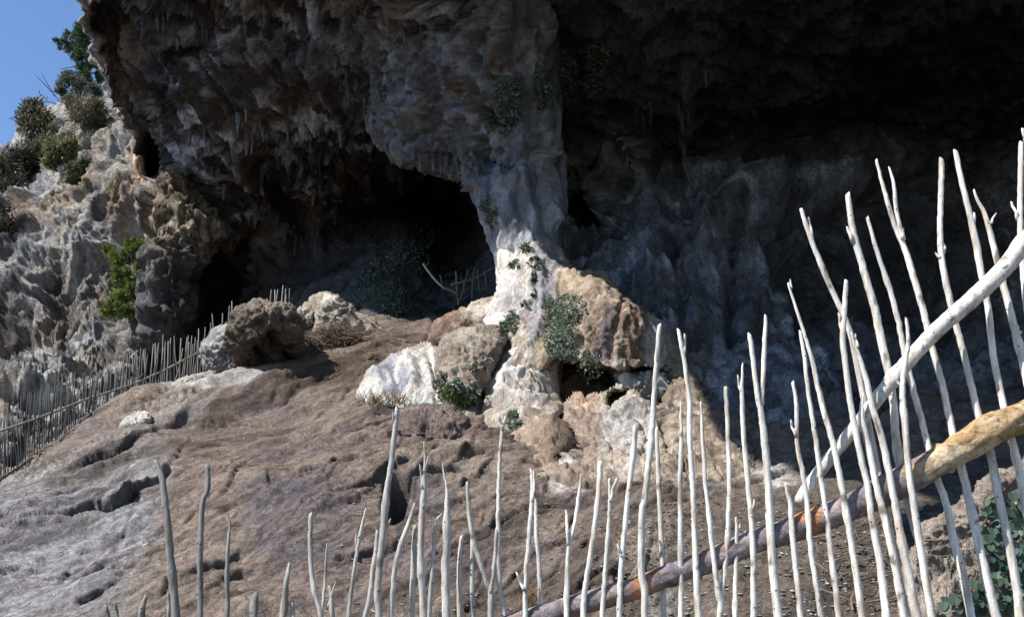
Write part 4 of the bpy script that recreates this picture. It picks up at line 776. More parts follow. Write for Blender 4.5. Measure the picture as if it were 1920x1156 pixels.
# tip-to-foot outlines: (points, widths, side) side f = in front of the rail, b = behind; forks follow
PO = [
 ([(289,861),(296,876),(303,895),(310,940),(317,993),(320,1042),(329,1156)], [9,12,13,14,14,15,16], 'f', []),
 ([(388,869),(389,917),(381,944),(376,1031),(374,1156)], [10,10,10,11,11], 'f', []),
 ([(425,958),(430,982),(427,1059),(425,1156)], [2,7,8,10], 'f', []),
 ([(201,1133),(203,1175)], [5,6], 'f', []), ([(217,1129),(220,1175)], [5,6], 'f', []), ([(272,1114),(268,1135),(263,1180)], [5,13,15], 'f', []), ([(315,1110),(318,1180)], [5,7], 'f', []),
 ([(475,1112),(478,1180)], [13,14], 'f', []), ([(542,1054),(537,1095),(530,1156)], [6,11,13], 'f', []), ([(548,1127),(549,1180)], [8,9], 'f', []),
 ([(582,961),(581,1028),(587,1093),(600,1141),(604,1175)], [8,9,9,9,11], 'f', [([(614,1018),(611,1060),(608,1100),(603,1150)], [3,5,6,7]), ([(630,1090),(622,1115),(612,1143)], [3,5,5])]),
 ([(617,1097),(621,1120),(626,1175)], [6,8,9], 'f', []),
 ([(686,952),(679,985),(671,1028),(659,1100),(653,1156)], [3,7,7,7,9], 'f', [([(668,988),(667,1010),(669,1032)], [2,3,3])]),
 ([(707,993),(704,1030),(700,1064),(693,1122),(683,1165)], [6,9,9,9,11], 'f', []),
 ([(745,764),(738,825),(731,884),(725,920),(718,1006),(709,1100),(711,1165)], [9,10,11,13,13,14,14], 'f', [([(737,772),(738,795)], [3,4]), ([(733,972),(729,980),(722,995)], [3,5,5])]),
 ([(778,942),(770,972),(760,999),(748,1035),(742,1057),(736,1110),(733,1165)], [5,9,9,10,10,9,10], 'f', []),
 ([(795,827),(797,855),(796,877),(794,915),(792,956),(789,1028),(791,1090),(794,1165)], [3,6,10,12,12,13,13,14], 'f', [([(788,871),(790,890),(792,915)], [4,5,6]), ([(801,923),(797,938),(792,955)], [3,5,5]), ([(803,856),(799,880)], [3,5])]),
 ([(778,984),(776,1030),(774,1090),(771,1165)], [8,10,11,11], 'b', []),
 ([(829,961),(818,976),(815,1000),(810,1064),(805,1160)], [3,7,7,8,9], 'f', [([(816,972),(817,985)], [3,5])]),
 ([(830,864),(831,880),(834,897),(838,913),(838,970),(838,1028),(835,1064),(837,1165)], [2,4,10,15,15,16,16,17], 'f', []),
 ([(867,1002),(863,1028),(861,1090),(862,1165)], [8,9,10,10], 'b', []),
 ([(875,903),(878,935),(880,970),(889,1014),(901,1055),(914,1093),(920,1110),(920,1165)], [5,8,8,9,9,10,12,11], 'f', [([(932,992),(928,1045),(924,1086),(920,1112)], [8,8,8,8])]),
 ([(885,1005),(885,1060),(887,1165)], [8,9,10], 'b', []),
 ([(949,778),(945,793),(942,803),(937,860),(935,913),(934,1028),(937,1100),(948,1165)], [6,7,7,8,9,9,9,11], 'b', [([(936,782),(938,792),(942,806)], [3,4,5])]),
 ([(996,879),(998,910),(998,942),(992,1006),(986,1086),(985,1165)], [5,8,9,9,9,10], 'f', [([(1001,882),(1001,910),(999,940)], [3,5,6]), ([(969,1072),(974,1088),(983,1106)], [5,5,6])]),
 ([(1004,935),(1005,970),(1006,1006),(1011,1064),(1016,1165)], [7,8,8,10,11], 'b', []),
 ([(1089,888),(1087,913),(1077,985),(1067,1024),(1063,1100),(1062,1165)], [3,8,7,8,10,10], 'f', [([(1062,956),(1063,985),(1066,1022)], [5,6,7])]),
 ([(1126,863),(1124,905),(1119,956),(1106,1046),(1097,1100),(1093,1165)], [10,10,10,10,10,12], 'f', []),
 ([(1143,895),(1143,931),(1143,950),(1138,1034),(1128,1165)], [4,7,8,9,10], 'f', [([(1157,897),(1152,910),(1145,940)], [6,7,7])]),
 ([(1191,799),(1186,863),(1176,945),(1169,1020),(1163,1103),(1161,1165)], [10,10,10,10,11,11], 'f', [([(1158,1019),(1160,1032),(1165,1042)], [3,4,5])]),
 ([(1236,608),(1234,641),(1228,724),(1225,782),(1216,868),(1208,935),(1203,966),(1203,1068),(1209,1103),(1209,1165)], [8,9,10,11,12,12,13,13,14,13], 'f', [([(1201,948),(1203,958)], [6,8])]),
 ([(1231,800),(1233,860),(1236,931),(1241,1017),(1244,1165)], [7,8,10,10,11], 'b', []),
 ([(1276,754),(1277,832),(1275,897),(1276,960),(1277,1068),(1278,1165)], [4,9,9,10,10,11], 'f', []),
 ([(1272,618),(1276,645),(1282,675),(1293,753),(1293,810),(1299,904),(1304,1034),(1306,1103),(1310,1165)], [7,8,10,10,10,10,12,13,14], 'f', [([(1284,627),(1284,645),(1282,665)], [5,6,6])]),
 ([(1314,752),(1317,803),(1322,904),(1326,935),(1334,1020),(1346,1109),(1351,1128),(1351,1165)], [5,7,8,8,9,9,12,11], 'f', []),
 ([(1361,724),(1365,796),(1367,904),(1366,952),(1363,1034),(1357,1090),(1351,1126)], [8,8,9,9,9,9,9], 'f', []),
 ([(1378,969),(1381,1000),(1380,1080),(1378,1165)], [5,9,9,10], 'f', [([(1388,980),(1385,992),(1381,1006)], [3,5,5])]),
 ([(1392,681),(1391,710),(1390,731),(1394,810),(1401,880),(1408,963),(1411,1028),(1413,1165)], [3,8,9,10,10,10,11,12], 'f', [([(1414,936),(1412,950),(1409,968)], [3,4,5]), ([(1383,704),(1385,720),(1389,738)], [3,4,5])]),
 ([(1405,627),(1412,681),(1421,749),(1427,772),(1433,818),(1441,904),(1445,992),(1450,1064),(1460,1165)], [9,9,10,14,14,14,15,16,17], 'f', [([(1436,591),(1435,615),(1432,652),(1431,700),(1429,760)], [6,8,9,9,9])]),
 ([(1472,904),(1476,922),(1483,945),(1486,992),(1492,1064),(1501,1165)], [5,9,11,11,11,13], 'f', []),
 ([(1485,715),(1492,752),(1494,790),(1495,830),(1506,884),(1514,941),(1517,1006),(1527,1082),(1541,1165)], [6,8,8,9,9,10,10,10,11], 'f', [([(1483,788),(1486,800),(1493,820)], [4,5,5])]),
 ([(1500,621),(1508,673),(1513,723),(1521,776),(1527,812),(1538,884),(1551,970),(1563,1064),(1575,1165)], [6,8,8,9,10,10,11,11,12], 'f', []),
 ([(1478,529),(1497,587),(1522,669),(1530,705),(1544,767),(1560,826),(1573,891),(1585,956),(1601,1050),(1619,1165)], [4,6,8,10,11,11,12,12,13,14], 'f', [([(1482,524),(1484,540)], [3,4])]),
 ([(1501,392),(1515,436),(1544,504),(1571,565),(1588,608),(1597,640)], [7,9,10,10,11,11], 'b', [([(1517,407),(1520,432),(1523,450)], [5,6,7])]),
 ([(1586,526),(1583,576),(1579,633),(1584,684),(1589,725),(1596,767),(1605,812),(1617,868),(1627,906),(1637,978),(1650,1050),(1661,1140),(1664,1175)], [8,10,11,11,11,11,12,12,12,13,14,16,18], 'f', [([(1573,588),(1575,600),(1580,625)], [5,6,6])]),
 ([(1594,622),(1603,648),(1611,666),(1625,709),(1637,760),(1654,819),(1672,913),(1688,1006),(1704,1086),(1721,1165)], [5,8,11,12,13,13,14,15,17,18], 'f', [([(1604,627),(1606,640),(1607,655)], [4,5,6])]),
 ([(1619,735),(1616,775),(1618,795),(1628,834),(1643,913),(1659,978),(1679,1071),(1697,1165)], [4,12,13,12,13,13,13,13], 'f', []),
 ([(1589,362),(1594,395),(1600,432),(1620,504),(1641,576),(1654,641),(1668,705),(1676,770),(1678,812),(1687,880),(1700,940),(1722,1020),(1750,1165)], [10,12,13,14,15,15,14,15,16,15,14,14,15], 'b', [([(1590,425),(1593,440),(1600,455)], [5,7,7])]),
 ([(1625,407),(1643,468),(1668,540),(1686,605),(1697,660),(1712,723),(1721,756),(1731,792),(1741,836),(1758,898),(1773,941),(1787,1014),(1802,1071),(1821,1165)], [6,8,9,10,10,11,12,12,13,13,14,15,16,16], 'b', []),
 ([(1699,597),(1702,641),(1693,705),(1691,745),(1697,812),(1704,884),(1715,956),(1731,1050),(1750,1165)], [6,9,11,12,12,13,14,15,16], 'f', [([(1684,714),(1687,722),(1693,735)], [4,5,6])]),
 ([(1644,297),(1659,356),(1681,428),(1697,464),(1715,525),(1733,590),(1744,640),(1766,721),(1779,785),(1790,835),(1805,891),(1823,970),(1841,1050),(1870,1165)], [5,8,9,12,12,12,12,13,14,15,15,16,17,18], 'b', [([(1668,313),(1677,362),(1686,417),(1692,450)], [4,7,8,8]), ([(1694,427),(1695,450)], [3,5])]),
 ([(1764,300),(1763,360),(1762,432),(1764,475),(1773,525),(1782,561),(1793,605),(1805,648),(1821,715),(1836,783),(1847,820),(1856,848),(1870,927),(1888,1006),(1906,1100),(1914,1165)], [10,10,10,11,12,12,12,12,13,14,15,15,15,16,16,17], 'b', [([(1771,455),(1770,475)], [4,6]), ([(1755,474),(1762,484)], [4,6])]),
 ([(1793,282),(1803,335),(1816,392),(1822,420),(1830,460),(1839,518),(1852,583),(1860,656),(1870,708),(1882,759),(1899,826),(1912,880),(1924,950),(1945,1100),(1955,1165)], [9,10,11,13,11,12,12,12,13,14,14,14,15,15,16], 'b', [([(1826,401),(1825,415),(1822,430)], [5,7,7])]),
 ([(1827,354),(1836,378),(1845,392),(1857,430),(1868,475),(1884,540),(1902,612),(1912,655),(1930,740),(1960,900),(1985,1165)], [4,10,12,13,14,14,15,16,16,17,18], 'b', [([(1867,401),(1862,410),(1857,420)], [3,4,5]), ([(1908,610),(1911,625)], [5,8])]),
 ([(1916,266),(1914,340),(1913,432),(1917,500),(1926,600),(1940,750),(1965,950),(1990,1165)], [9,10,11,12,13,14,15,16], 'b', [([(1898,378),(1901,392),(1909,412)], [4,5,6])]),
 ([(1917,242),(1930,300),(1955,420),(1975,560),(1990,800),(2010,1165)], [6,9,10,12,14,15], 'b', []),
]
rail_pts = [(820,1222),(900,1190),(993,1160),(1080,1134),(1183,1106),(1251,1079),(1320,1055),(1399,1021),(1499,988),(1596,949),(1697,900),(1760,864),(1816,833),(1870,800),(1920,781),(1990,760),(2100,735)]
rail_w = [24,28,30,31,32,33,34,36,38,40,45,50,52,54,55,55,54]
def rail_r(x): return np.interp(x, [p[0] for p in rail_pts], rail_w) / 2 * 3.15 / F
for k, (pts, wid, side, forks) in enumerate(PO):
    xm = np.mean([p[0] for p in pts]); rp = max(wid) / 2 * 3.15 / F
    gap = float(rail_r(min(max(pts[-1][0], 1000), 1900))) * .93 + rp
    if 1480 < xm < 1960: gap = max(gap, .036 + rp)
    Y = FY - gap if side == 'f' else FY + gap
    Y += rng.uniform(-.004, .004)
    isfoot = k != 42
    parts = [pix_tube(pts, wid, Y, 12, k + 5, isfoot, cut=rng.choice([0, .5, 1.0, -.8]))]
    parts += [pix_tube(fp, fw, Y - .002, 9, k * 7 + j, False, .03, 0, 1.2) for j, (fp, fw) in enumerate(forks)]
    Vt, ft = join(parts)
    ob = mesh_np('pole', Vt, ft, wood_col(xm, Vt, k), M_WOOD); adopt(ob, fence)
# rail: bark on the left, peeled to orange wood on the right
Vt, ft = pix_tube(rail_pts, rail_w, FY, 48, 77, False, .004, 2, step=4.0)
axis = np.repeat(np.vstack([Vt[:-2].reshape(-1, 48, 3).mean(1)]), 48, 0); rn = Vt[:-2] - axis; rn /= np.linalg.norm(rn, axis=1, keepdims=True) + 1e-9
pxr, _ = proj(Vt); AX = (.9, 0, .42); u = fbm(squash(Vt * 14, AX, .6), 4, .6); u2 = fbm(squash(Vt * 34, AX, .7), 3, .6, 3.); u3 = fbm(Vt * 9, 2, .5, 11.)
peel = sst(1690, 1735, pxr + 60 * u); flake = sst(.0, .12, u3 + .5 * u)
Vt[:-2] += rn * (.004 * u[:-2] + .0025 * u2[:-2] + .006 * (1 - peel[:-2]) + .004 * (flake * peel)[:-2])[:, None]
c = mix(np.broadcast_to(np.array([.19, .155, .165]), Vt.shape), [.30, .25, .25], sst(-.2, .4, u)); c = mix(c, [.20, .115, .065], sst(.15, .5, u2) * .6)
pc = mix(np.broadcast_to(np.array([.44, .30, .16]), Vt.shape), [.58, .45, .29], sst(-.1, .3, u2)); pc = mix(pc, [.36, .21, .09], flake * .6); pc = mix(pc, [.13, .075, .04], np.exp(-((u3 + .5 * u - .06) / .03) ** 2) * .85)
c = mix(c, pc, peel)
c = mix(c, [.42, .18, .07], (blob(pxr, pxr * 0, 1512, 0, 28, 1, .4) + blob(pxr, pxr * 0, 1205, 0, 22, 1, .4)).clip(0, 1) * sst(-.2, .15, u) * .85)
ob = mesh_np('rail', Vt, ft, c, M_BARK); adopt(ob, fence); ob['label'] = 'thick lower rail, bark covered on the left and peeled to orange wood on the right'
# pale diagonal brace
br = [(1494,944),(1520,905),(1553,862),(1612,790),(1672,714),(1745,630),(1816,566),(1880,505),(1920,455),(1990,380),(2060,310)]
parts = [pix_tube(br, [22,23,24,25,27,29,31,32,32,32,31], FY, 18, 91, False, .02, 2)]
parts.append(pix_tube([(1897,494),(1885,499),(1872,506)], [9,11,12], FY - .022, 9, 92, False, .03, 0)); parts.append(pix_tube([(1779,579),(1773,588),(1768,597)], [4,7,9], FY - .012, 8, 93, False, .03, 0))
parts.append(pix_tube([(1786,594),(1780,597)], [9,12], FY - .026, 9, 94, False, .03, 0))
Vt, ft = join(parts); ob = mesh_np('brace', Vt, ft, wood_col(1700, Vt, 3) * 1.0, M_WOOD); adopt(ob, fence); ob['label'] = 'thick pale branch slanting up across the right poles'

# ------------------------------------------------------------------ far fence along the crest
bx = [(-30,920,8.1),(0,903,8.3),(31,890,8.6),(109,830,9.5),(171,804,10.3),(234,770,11.1),(311,738,12.0),(402,697,13.0),(470,680,13.6),(560,660,14.2)]
tp = [(-30,800),(0,782),(31,758),(84,717),(149,706),(193,702),(224,686),(258,655),(293,640),(330,638),(371,625),(396,624),(410,592),(430,580),(490,555),(520,545),(560,560)]
far = empty('far_fence', tuple(P(234, 770, 11.2)), 'distant fence of thin grey sticks running down the crest of the slab on the left', 'fence')
fx = -25.0; pr = random.Random(5); fi = 0; polesx = []
while fx < 400:
    polesx.append(fx); fx += pr.uniform(2.7, 5.2) * (1.0 if fx > 100 else 1.15)
polesx += [407,412,418,423,430,436,441,490,495,503,508,517,522,528,533,540]
for x in polesx:
    b0 = np.interp(x, [b[0] for b in bx], [b[1] for b in bx]) + 6; Yb = float(np.interp(x, [b[0] for b in bx], [b[2] for b in bx])) + .25
    t0 = np.interp(x, [b[0] for b in tp], [b[1] for b in tp]) + pr.uniform(-14, 16); ln = pr.gauss(0, 4.6) + 3.5
    pts = [(x + ln, t0), (x + ln * .6 + pr.uniform(-1.2, 1.2), t0 * .65 + b0 * .35), (x + pr.uniform(-1, 1), t0 * .3 + b0 * .7), (x, b0)]
    sp = np.array(pts); W = P(sp[:, 0], sp[:, 1], np.full(4, Yb + pr.uniform(-.05, .05))); rr_ = pr.uniform(1.0, 1.6) * Yb / F
    Vt, ft = tube(np.vstack([W, W[-1] - [0, 0, .35]]), [rr_ * .6, rr_, rr_, rr_ * 1.1, rr_ * 1.1], 6, True, .05, fi)
    g = float(np.interp(x, [0, 120, 260, 400], [.05, .07, .16, .21])) * pr.uniform(.7, 1.2)
    ob = mesh_np('pole', Vt, ft, np.broadcast_to(np.array([g * 1.03, g, g * .93]), Vt.shape), M_WOOD); adopt(ob, far); fi += 1
for pl, g in [([(-30,818),(0,808),(72,783),(162,748),(249,720),(311,692),(380,656),(412,640)], .3), ([(-30,935),(0,898),(31,878),(60,858)], .12), ([(200,782),(260,752),(320,724),(395,694)], .12)]:
    Yv = np.interp([p[0] for p in pl], [b[0] for b in bx], [b[2] for b in bx]) + .2
    W = P(np.array([p[0] for p in pl]), np.array([p[1] for p in pl]), Yv); Vt, ft = tube(W, np.full(len(W), 2.0 * 11 / F), 7, True, .06, 3)
    ob = mesh_np('rail', Vt, ft, np.broadcast_to(np.array([g, g * .9, g * .75]), Vt.shape), M_WOOD); adopt(ob, far)

# ------------------------------------------------------------------ broken sticks inside the cave
old = empty('broken_fence', tuple(P(860, 575, 15.2)), 'broken fence of thin old sticks in the dark recess left of the pillar', 'fence')
for pts, wd, g in [([(793,494),(812,520),(832,540)], 4.5, .42), ([(832,540),(850,546),(860,556)], 5, .16), ([(845,534),(890,522),(925,502)], 4, .22), ([(855,508),(857,545),(860,572)], 3.5, .2), ([(878,505),(868,545),(862,565)], 3, .16),
                   ([(890,500),(886,540),(884,580)], 3, .14), ([(895,506),(900,545)], 3, .18), ([(908,505),(913,540)], 3, .2), ([(900,545),(925,538)], 3, .16), ([(868,525),(874,550)], 2.5, .16), ([(825,515),(830,535)], 3, .14), ([(866,562),(880,552)], 2.5, .2)]:
    sp = smooth_path(pts, 8); W = P(sp[:, 0], sp[:, 1], np.full(len(sp), 14.6 + rng.uniform(-.1, .1))); Vt, ft = tube(W, np.full(len(W), wd / 2 * 14.6 / F * 1.05), 6, True, .05, 2)
    ob = mesh_np('stick', Vt, ft, np.broadcast_to(np.array([g, g * .92, g * .7]), Vt.shape), M_WOOD); adopt(ob, old)

# ------------------------------------------------------------------ plants
def leaves(P0, D, size, aspect, cols, seed, up=None):
    """P0 centres, D pointing directions; one folded leaf of two triangles each"""
    r = np.random.default_rng(seed); m = len(P0)
    D = D / (np.linalg.norm(D, axis=1, keepdims=True) + 1e-9); R = r.normal(size=(m, 3)); S = np.cross(D, R); S /= np.linalg.norm(S, axis=1, keepdims=True) + 1e-9; Nn = np.cross(S, D)
    L = size * r.uniform(.6, 1.3, m)[:, None]; W = L * aspect * r.uniform(.8, 1.2, m)[:, None]
    a = P0 - D * L * .5; t = P0 + D * L * .5; l = P0 - S * W * .5 + Nn * W * .12; q = P0 + S * W * .5 + Nn * W * .12
    V = np.stack([a, l, t, q], 1).reshape(-1, 3); k = np.arange(m) * 4
    f = np.concatenate([np.stack([k, k + 1, k + 2], -1), np.stack([k, k + 2, k + 3], -1)])
    ci = np.array(cols)[r.integers(0, len(cols), m)] * r.uniform(.7, 1.3, m)[:, None]
    return V, f, np.repeat(ci, 4, 0)
GREYG = [(.19, .235, .19), (.24, .28, .23), (.13, .17, .12), (.10, .135, .085)]
DKG = [(.085, .13, .095), (.12, .165, .135), (.06, .095, .07), (.17, .21, .20)]
GRN = [(.075, .115, .045), (.05, .085, .035), (.10, .14, .06)]
YEL = [(.20, .25, .06), (.13, .19, .045), (.25, .28, .09)]
def cling(name, label, ells, dens, size, cols, seed, depth=.12, aspect=.48, cat='plant', group=None):
    """a plant clinging to rock: leaves over pixel ellipses, standing off the surface they grow on"""
    r = random.Random(seed); pts, dirs = [], []
    for cx, cy, rx, ry in ells:
        nl = int(dens * rx * ry * 2.4)
        cl = [(r.uniform(-.8, .8), r.uniform(-.8, .8)) for _ in range(max(5, int(rx * ry / 14)))]
        base = cast(cx, cy)
        for _ in range(nl):
            kx, ky = r.choice(cl); dx = kx + r.gauss(0, .24); dy = ky + r.gauss(0, .24)
            if dx * dx + dy * dy > 1.05: continue
            h = cast(cx + dx * rx, cy + dy * ry)
            if h is None or (base is not None and abs(h[0][1] - base[0][1]) > 1.6): continue
            p, nn, _ = h; off = depth * max(.15, (1 - dx * dx - dy * dy)) * r.uniform(.15, 1)
            pts.append(p + nn * off + np.array([0, 0, -.3 * off])); d = nn * r.uniform(.2, 1) + np.array([r.gauss(0, .5), r.gauss(0, .3), r.gauss(-.15, .5)]); dirs.append(d)
    if not pts: return None
    V, f, cc = leaves(np.array(pts), np.array(dirs), size * .72, aspect, cols, seed)
    A = np.array(pts); A = A[np.random.default_rng(seed).permutation(len(A))[:min(len(A), 170)]]; todo = list(range(1, len(A))); done = [0]; tb = [(V, [f])]
    while todo:                                                   # thin stems tie the tufts together
        d2 = ((A[todo][:, None] - A[done][None]) ** 2).sum(-1); i_, j_ = np.unravel_index(d2.argmin(), d2.shape)
        a_, b_ = A[done[j_]], A[todo[i_]]; tb.append(tube([a_, (a_ + b_) / 2 + [0, .012, -.008], b_], [.005] * 3, 4, False)); done.append(todo.pop(i_))
    Vt, ft = join(tb); cc = np.concatenate([cc, np.broadcast_to(np.array([.09, .075, .05]), (len(Vt) - len(cc), 3))])
    o = mesh_np(name, Vt, ft, cc, M_LEAF, None, False); tag(o, label, cat, 'plants growing on the cave rock'); return o
CL = [
 ('biggest grey green plant cushion hanging on the sunlit rock right of the pillar', [(1066,580,34,32),(1050,628,34,46),(1026,580,12,26),(1058,655,22,22)], .42, .055, GREYG, .13),
 ('oval grey green plant cushion below the tan overhanging block', [(1107,685,19,32)], .55, .05, GREYG, .16),
 ('dark green tuft at the shadow edge near the top of the sunlit pillar', [(992,465,13,14)], .6, .055, GRN + GREYG, .14),
 ('green tuft just below the shadow edge on the right of the sunlit pillar', [(1003,492,9,11)], .7, .055, GRN, .12),
 ('round grey green tuft on the left of the pillar just below the shadow edge', [(965,495,11,10)], .7, .05, GREYG + GRN, .1),
 ('tiny green tuft midway down the sunlit pillar', [(1000,520,7,8)], .7, .05, GRN, .08),
 ('small dark tuft lower on the sunlit pillar above the grey green pair', [(1000,549,6,8)], .7, .05, GRN, .08),
 ('smallest tuft on the pale streak of the pillar', [(983,569,6,7)], .7, .05, GREYG, .08),
 ('grey green plant with long leaves in the crevice at the pillar foot', [(963,604,11,20),(958,592,8,10)], .6, .055, GREYG, .12),
 ('dark green plant in the crack above the tan boulder', [(945,613,10,12)], .7, .055, GRN, .12),
 ('yellow green bush with grey top at the lower edge of the white flowstone', [(840,740,20,16),(868,744,13,12)], .6, .06, YEL + GRN, .16),
 ('grey green plant standing above the yellow green bush on the white flowstone', [(830,712,8,18),(854,722,13,12)], .55, .06, GREYG, .12),
 ('grey plant tuft at the lower right edge of the tan boulder', [(885,733,14,11)], .6, .055, GREYG, .12),
 ('small grey tuft on the face of the tan boulder', [(888,690,8,8)], .6, .05, GREYG, .08),
 ('dark fern like plant behind the forked pole at the pillar foot', [(962,787,12,18)], .55, .07, DKG + GREYG, .12),
 ('bright yellow green seedling on top of the low brown boulder', [(857,579,9,9)], .8, .06, YEL, .16),
 ('long dark hanging plant in the shade left of the pillar ridge', [(955,190,24,50),(948,225,18,30)], .36, .075, DKG, .22),
 ('hanging plant on the pillar ridge in deep shade', [(1014,160,14,52)], .42, .07, DKG, .18),
 ('long hanging plant right of the pillar ridge, upper pair left', [(1064,125,17,40),(1066,170,13,34)], .42, .08, DKG + GREYG[:1], .22),
 ('long hanging plant right of the pillar ridge, upper pair right', [(1120,110,24,34),(1110,150,16,36)], .38, .08, DKG + GREYG[:1], .22),
 ('hanging plant in the alcove right of the pillar neck', [(1080,335,11,30)], .5, .08, DKG, .16),
 ('narrow plant hanging on the left edge of the pillar neck', [(913,380,8,18),(926,408,8,22)], .55, .065, DKG + GREYG[:1], .14),
 ('dark green ivy patch climbing the shaded ramp in the left recess', [(760,470,34,40),(735,500,40,26),(795,430,16,44),(790,495,20,22)], .15, .085, DKG, .25),
 ('ivy trailing down the shaded bank above the white flowstone', [(690,540,34,50),(735,560,36,40)], .16, .08, DKG, .2),
 ('small plant hanging beside the roof spur on its left edge', [(718,170,7,20)], .6, .08, DKG, .15),
 ('tiny hanging tuft on the spur left of the long hanging plant', [(918,228,9,22)], .5, .07, DKG, .12),
]
for i, (lab, el, dens, size, cols, dp) in enumerate(CL):
    cling('cliff_plant', lab, el, dens, size, cols, 100 + i, dp)

def bush(name, label, blobs_, nl, size, cols, seed, aspect=.3, cat='bush', stems=None, group=None, up=.2):
    """a shrub: leafy crown made of clumps round (px,py,Y,r_px) centres, and stems in pixel polylines"""
    r = np.random.default_rng(seed); root = None
    group = group or ('shrubs on the left cliff' if cat == 'bush' else 'trees on the left cliff')
    p0 = P(blobs_[0][0], blobs_[0][1] + blobs_[0][3], blobs_[0][2]); root = empty(name, tuple(p0), label, cat, group)
    A, D = [], []
    tot = sum(b[3] ** 2 for b in blobs_)
    for cx, cy, Y, rp in blobs_:
        m = int(3.0 * nl * rp ** 2 / tot); R = (1.12 if cat == 'bush' else 1.0) * rp * Y / F; c0 = P(cx, cy, Y)
        ncl = max(6, int(rp * (1.1 if cat == 'bush' else .6))); cc = r.normal(size=(ncl, 3)); cc /= np.linalg.norm(cc, axis=1, keepdims=True); cc *= r.uniform(.3, 1, (ncl, 1)) ** .5
        k = r.integers(0, ncl, m); q = cc[k] * r.uniform(.75, 1.15, (m, 1)) + r.normal(size=(m, 3)) * (.25 if cat == 'bush' else .15)
        A.append(c0 + q * R); D.append(q + r.normal(size=(m, 3)) * .6 + np.array([0, 0, up]))
    V, f, c = leaves(np.concatenate(A), np.concatenate(D), size * 1.1, aspect * 1.3, cols, seed)
    adopt(mesh_np('crown', V, f, c, M_LEAF, None, False), root)
    tb = []
    for cx, cy, Y, rp in blobs_:                                   # twigs that stick out of the crown
        c0 = P(cx, cy + rp * .7, Y); R = rp * Y / F
        for _ in range(9 if cat == 'bush' else 3):
            v = r.normal(size=3); v[2] = abs(v[2]) + .5; v *= R * r.uniform(1.0, 1.75) / np.linalg.norm(v); t_ = np.linspace(0, 1, 4)[:, None]; tb.append(tube(c0 + v * t_ + r.normal(size=(4, 3)) * R * .06, np.linspace(.9, .35, 4) * Y / F, 4, True))
    if stems or tb:
        stems = stems or []
        for j, (pl, wd, Y) in enumerate(stems):
            sp = smooth_path(pl, 10); W = P(sp[:, 0], sp[:, 1], np.full(len(sp), Y)); W[:, 1] += .1 * np.sin(np.arange(len(W)) * .7 + j)
            tb.append(tube(W, np.linspace(wd, wd * .35, len(W)) * Y / F / 2, 6, True, .05, j))
        Vt, ft = join(tb); adopt(mesh_np('trunk', Vt, ft, np.broadcast_to(np.array([.10, .085, .07]), Vt.shape), M_BARK), root)
    return root
bush('pine_tree', 'bright yellow green pine sapling growing from the left cliff beside the cave mouth',
     [(232,480,17.3,26),(262,470,17.3,22),(245,458,17.3,16),(226,515,17.3,22),(255,512,17.2,24),(222,548,17.2,24),(250,545,17.2,22),(214,578,17.2,22),(240,572,17.2,22),(282,468,17.3,9),(240,595,17.2,12),(205,470,17.3,12)], 6500, .075, [(.16, .21, .04), (.10, .15, .03), (.20, .25, .06), (.06, .095, .025)], 31, .16, 'tree',
     [([(262,610),(255,560),(250,510),(252,450)], 6, 17.3), ([(252,540),(225,520),(200,512)], 3, 17.3), ([(252,500),(280,480),(296,470)], 3, 17.3), ([(252,520),(220,480),(195,465)], 3, 17.3)], None, .5)
TG = [(.06, .10, .035), (.04, .07, .028), (.09, .13, .05)]; OL = [(.14, .14, .08), (.10, .105, .06), (.18, .165, .10), (.06, .065, .04)]; DRY = [(.17, .13, .085), (.12, .095, .06), (.20, .16, .10)]
bush('pine_tree', 'dark green pine on the skyline partly behind the cave roof edge', [(150,75,27,26),(165,110,27,26),(140,95,27,16),(175,145,27,20),(148,140,27,20),(185,60,27,24),(120,85,27,14),(160,50,27,16),(132,66,27,14),(108,78,27,8)], 4200, .13, TG, 33, .14, 'tree',
     [([(172,185),(168,140),(155,90),(140,55)], 5, 27), ([(165,140),(125,100),(98,75)], 3, 27), ([(168,120),(130,130),(110,128)], 3, 27)], None, .5)
bush('shrub', 'rounded olive green shrub on the cliff edge at upper left', [(70,235,25.5,28),(95,245,25.5,24),(60,205,25.5,20),(85,275,25,20)], 3000, .13, OL, 35, .25, 'bush', [([(95,300),(85,250),(60,200)], 4, 25.5)])
bush('shrub', 'dark shrub at the left picture edge below the olive shrub', [(10,330,24.5,30),(40,300,24.8,24),(0,370,24,26),(30,350,24,20)], 2600, .13, [(.05, .055, .035), (.08, .075, .045), (.035, .04, .028)], 37, .25, 'bush', [([(40,400),(20,350),(0,300)], 4, 24.5)])
bush('shrub', 'yellowish tuft shrub on the upper cliff face below the olive shrub', [(112,285,23.6,24),(95,300,23.6,14),(128,270,23.6,14)], 1500, .12, [(.17, .17, .07), (.12, .13, .05), (.22, .2, .1)], 39, .2)
bush('shrub', 'dry brown shrub right under the skyline pine', [(160,210,24.2,26),(185,205,24.2,18),(140,195,24.4,16)], 1400, .12, DRY + OL, 41, .16)
bush('shrub', 'small dark green shrub in a crevice of the left cliff', [(140,325,23,16),(155,310,23,12)], 700, .11, OL, 43, .25)
bush('shrub', 'dry grassy tuft halfway down the left cliff', [(112,370,22.6,14),(118,395,22.4,10)], 600, .11, [(.17, .16, .07), (.13, .12, .06)], 45, .14)
bush('shrub', 'dark low shrub at the far left edge of the cliff', [(5,430,22.4,24),(-10,395,22.6,24)], 1000, .12, [(.045, .05, .035), (.07, .065, .045)], 47, .25)
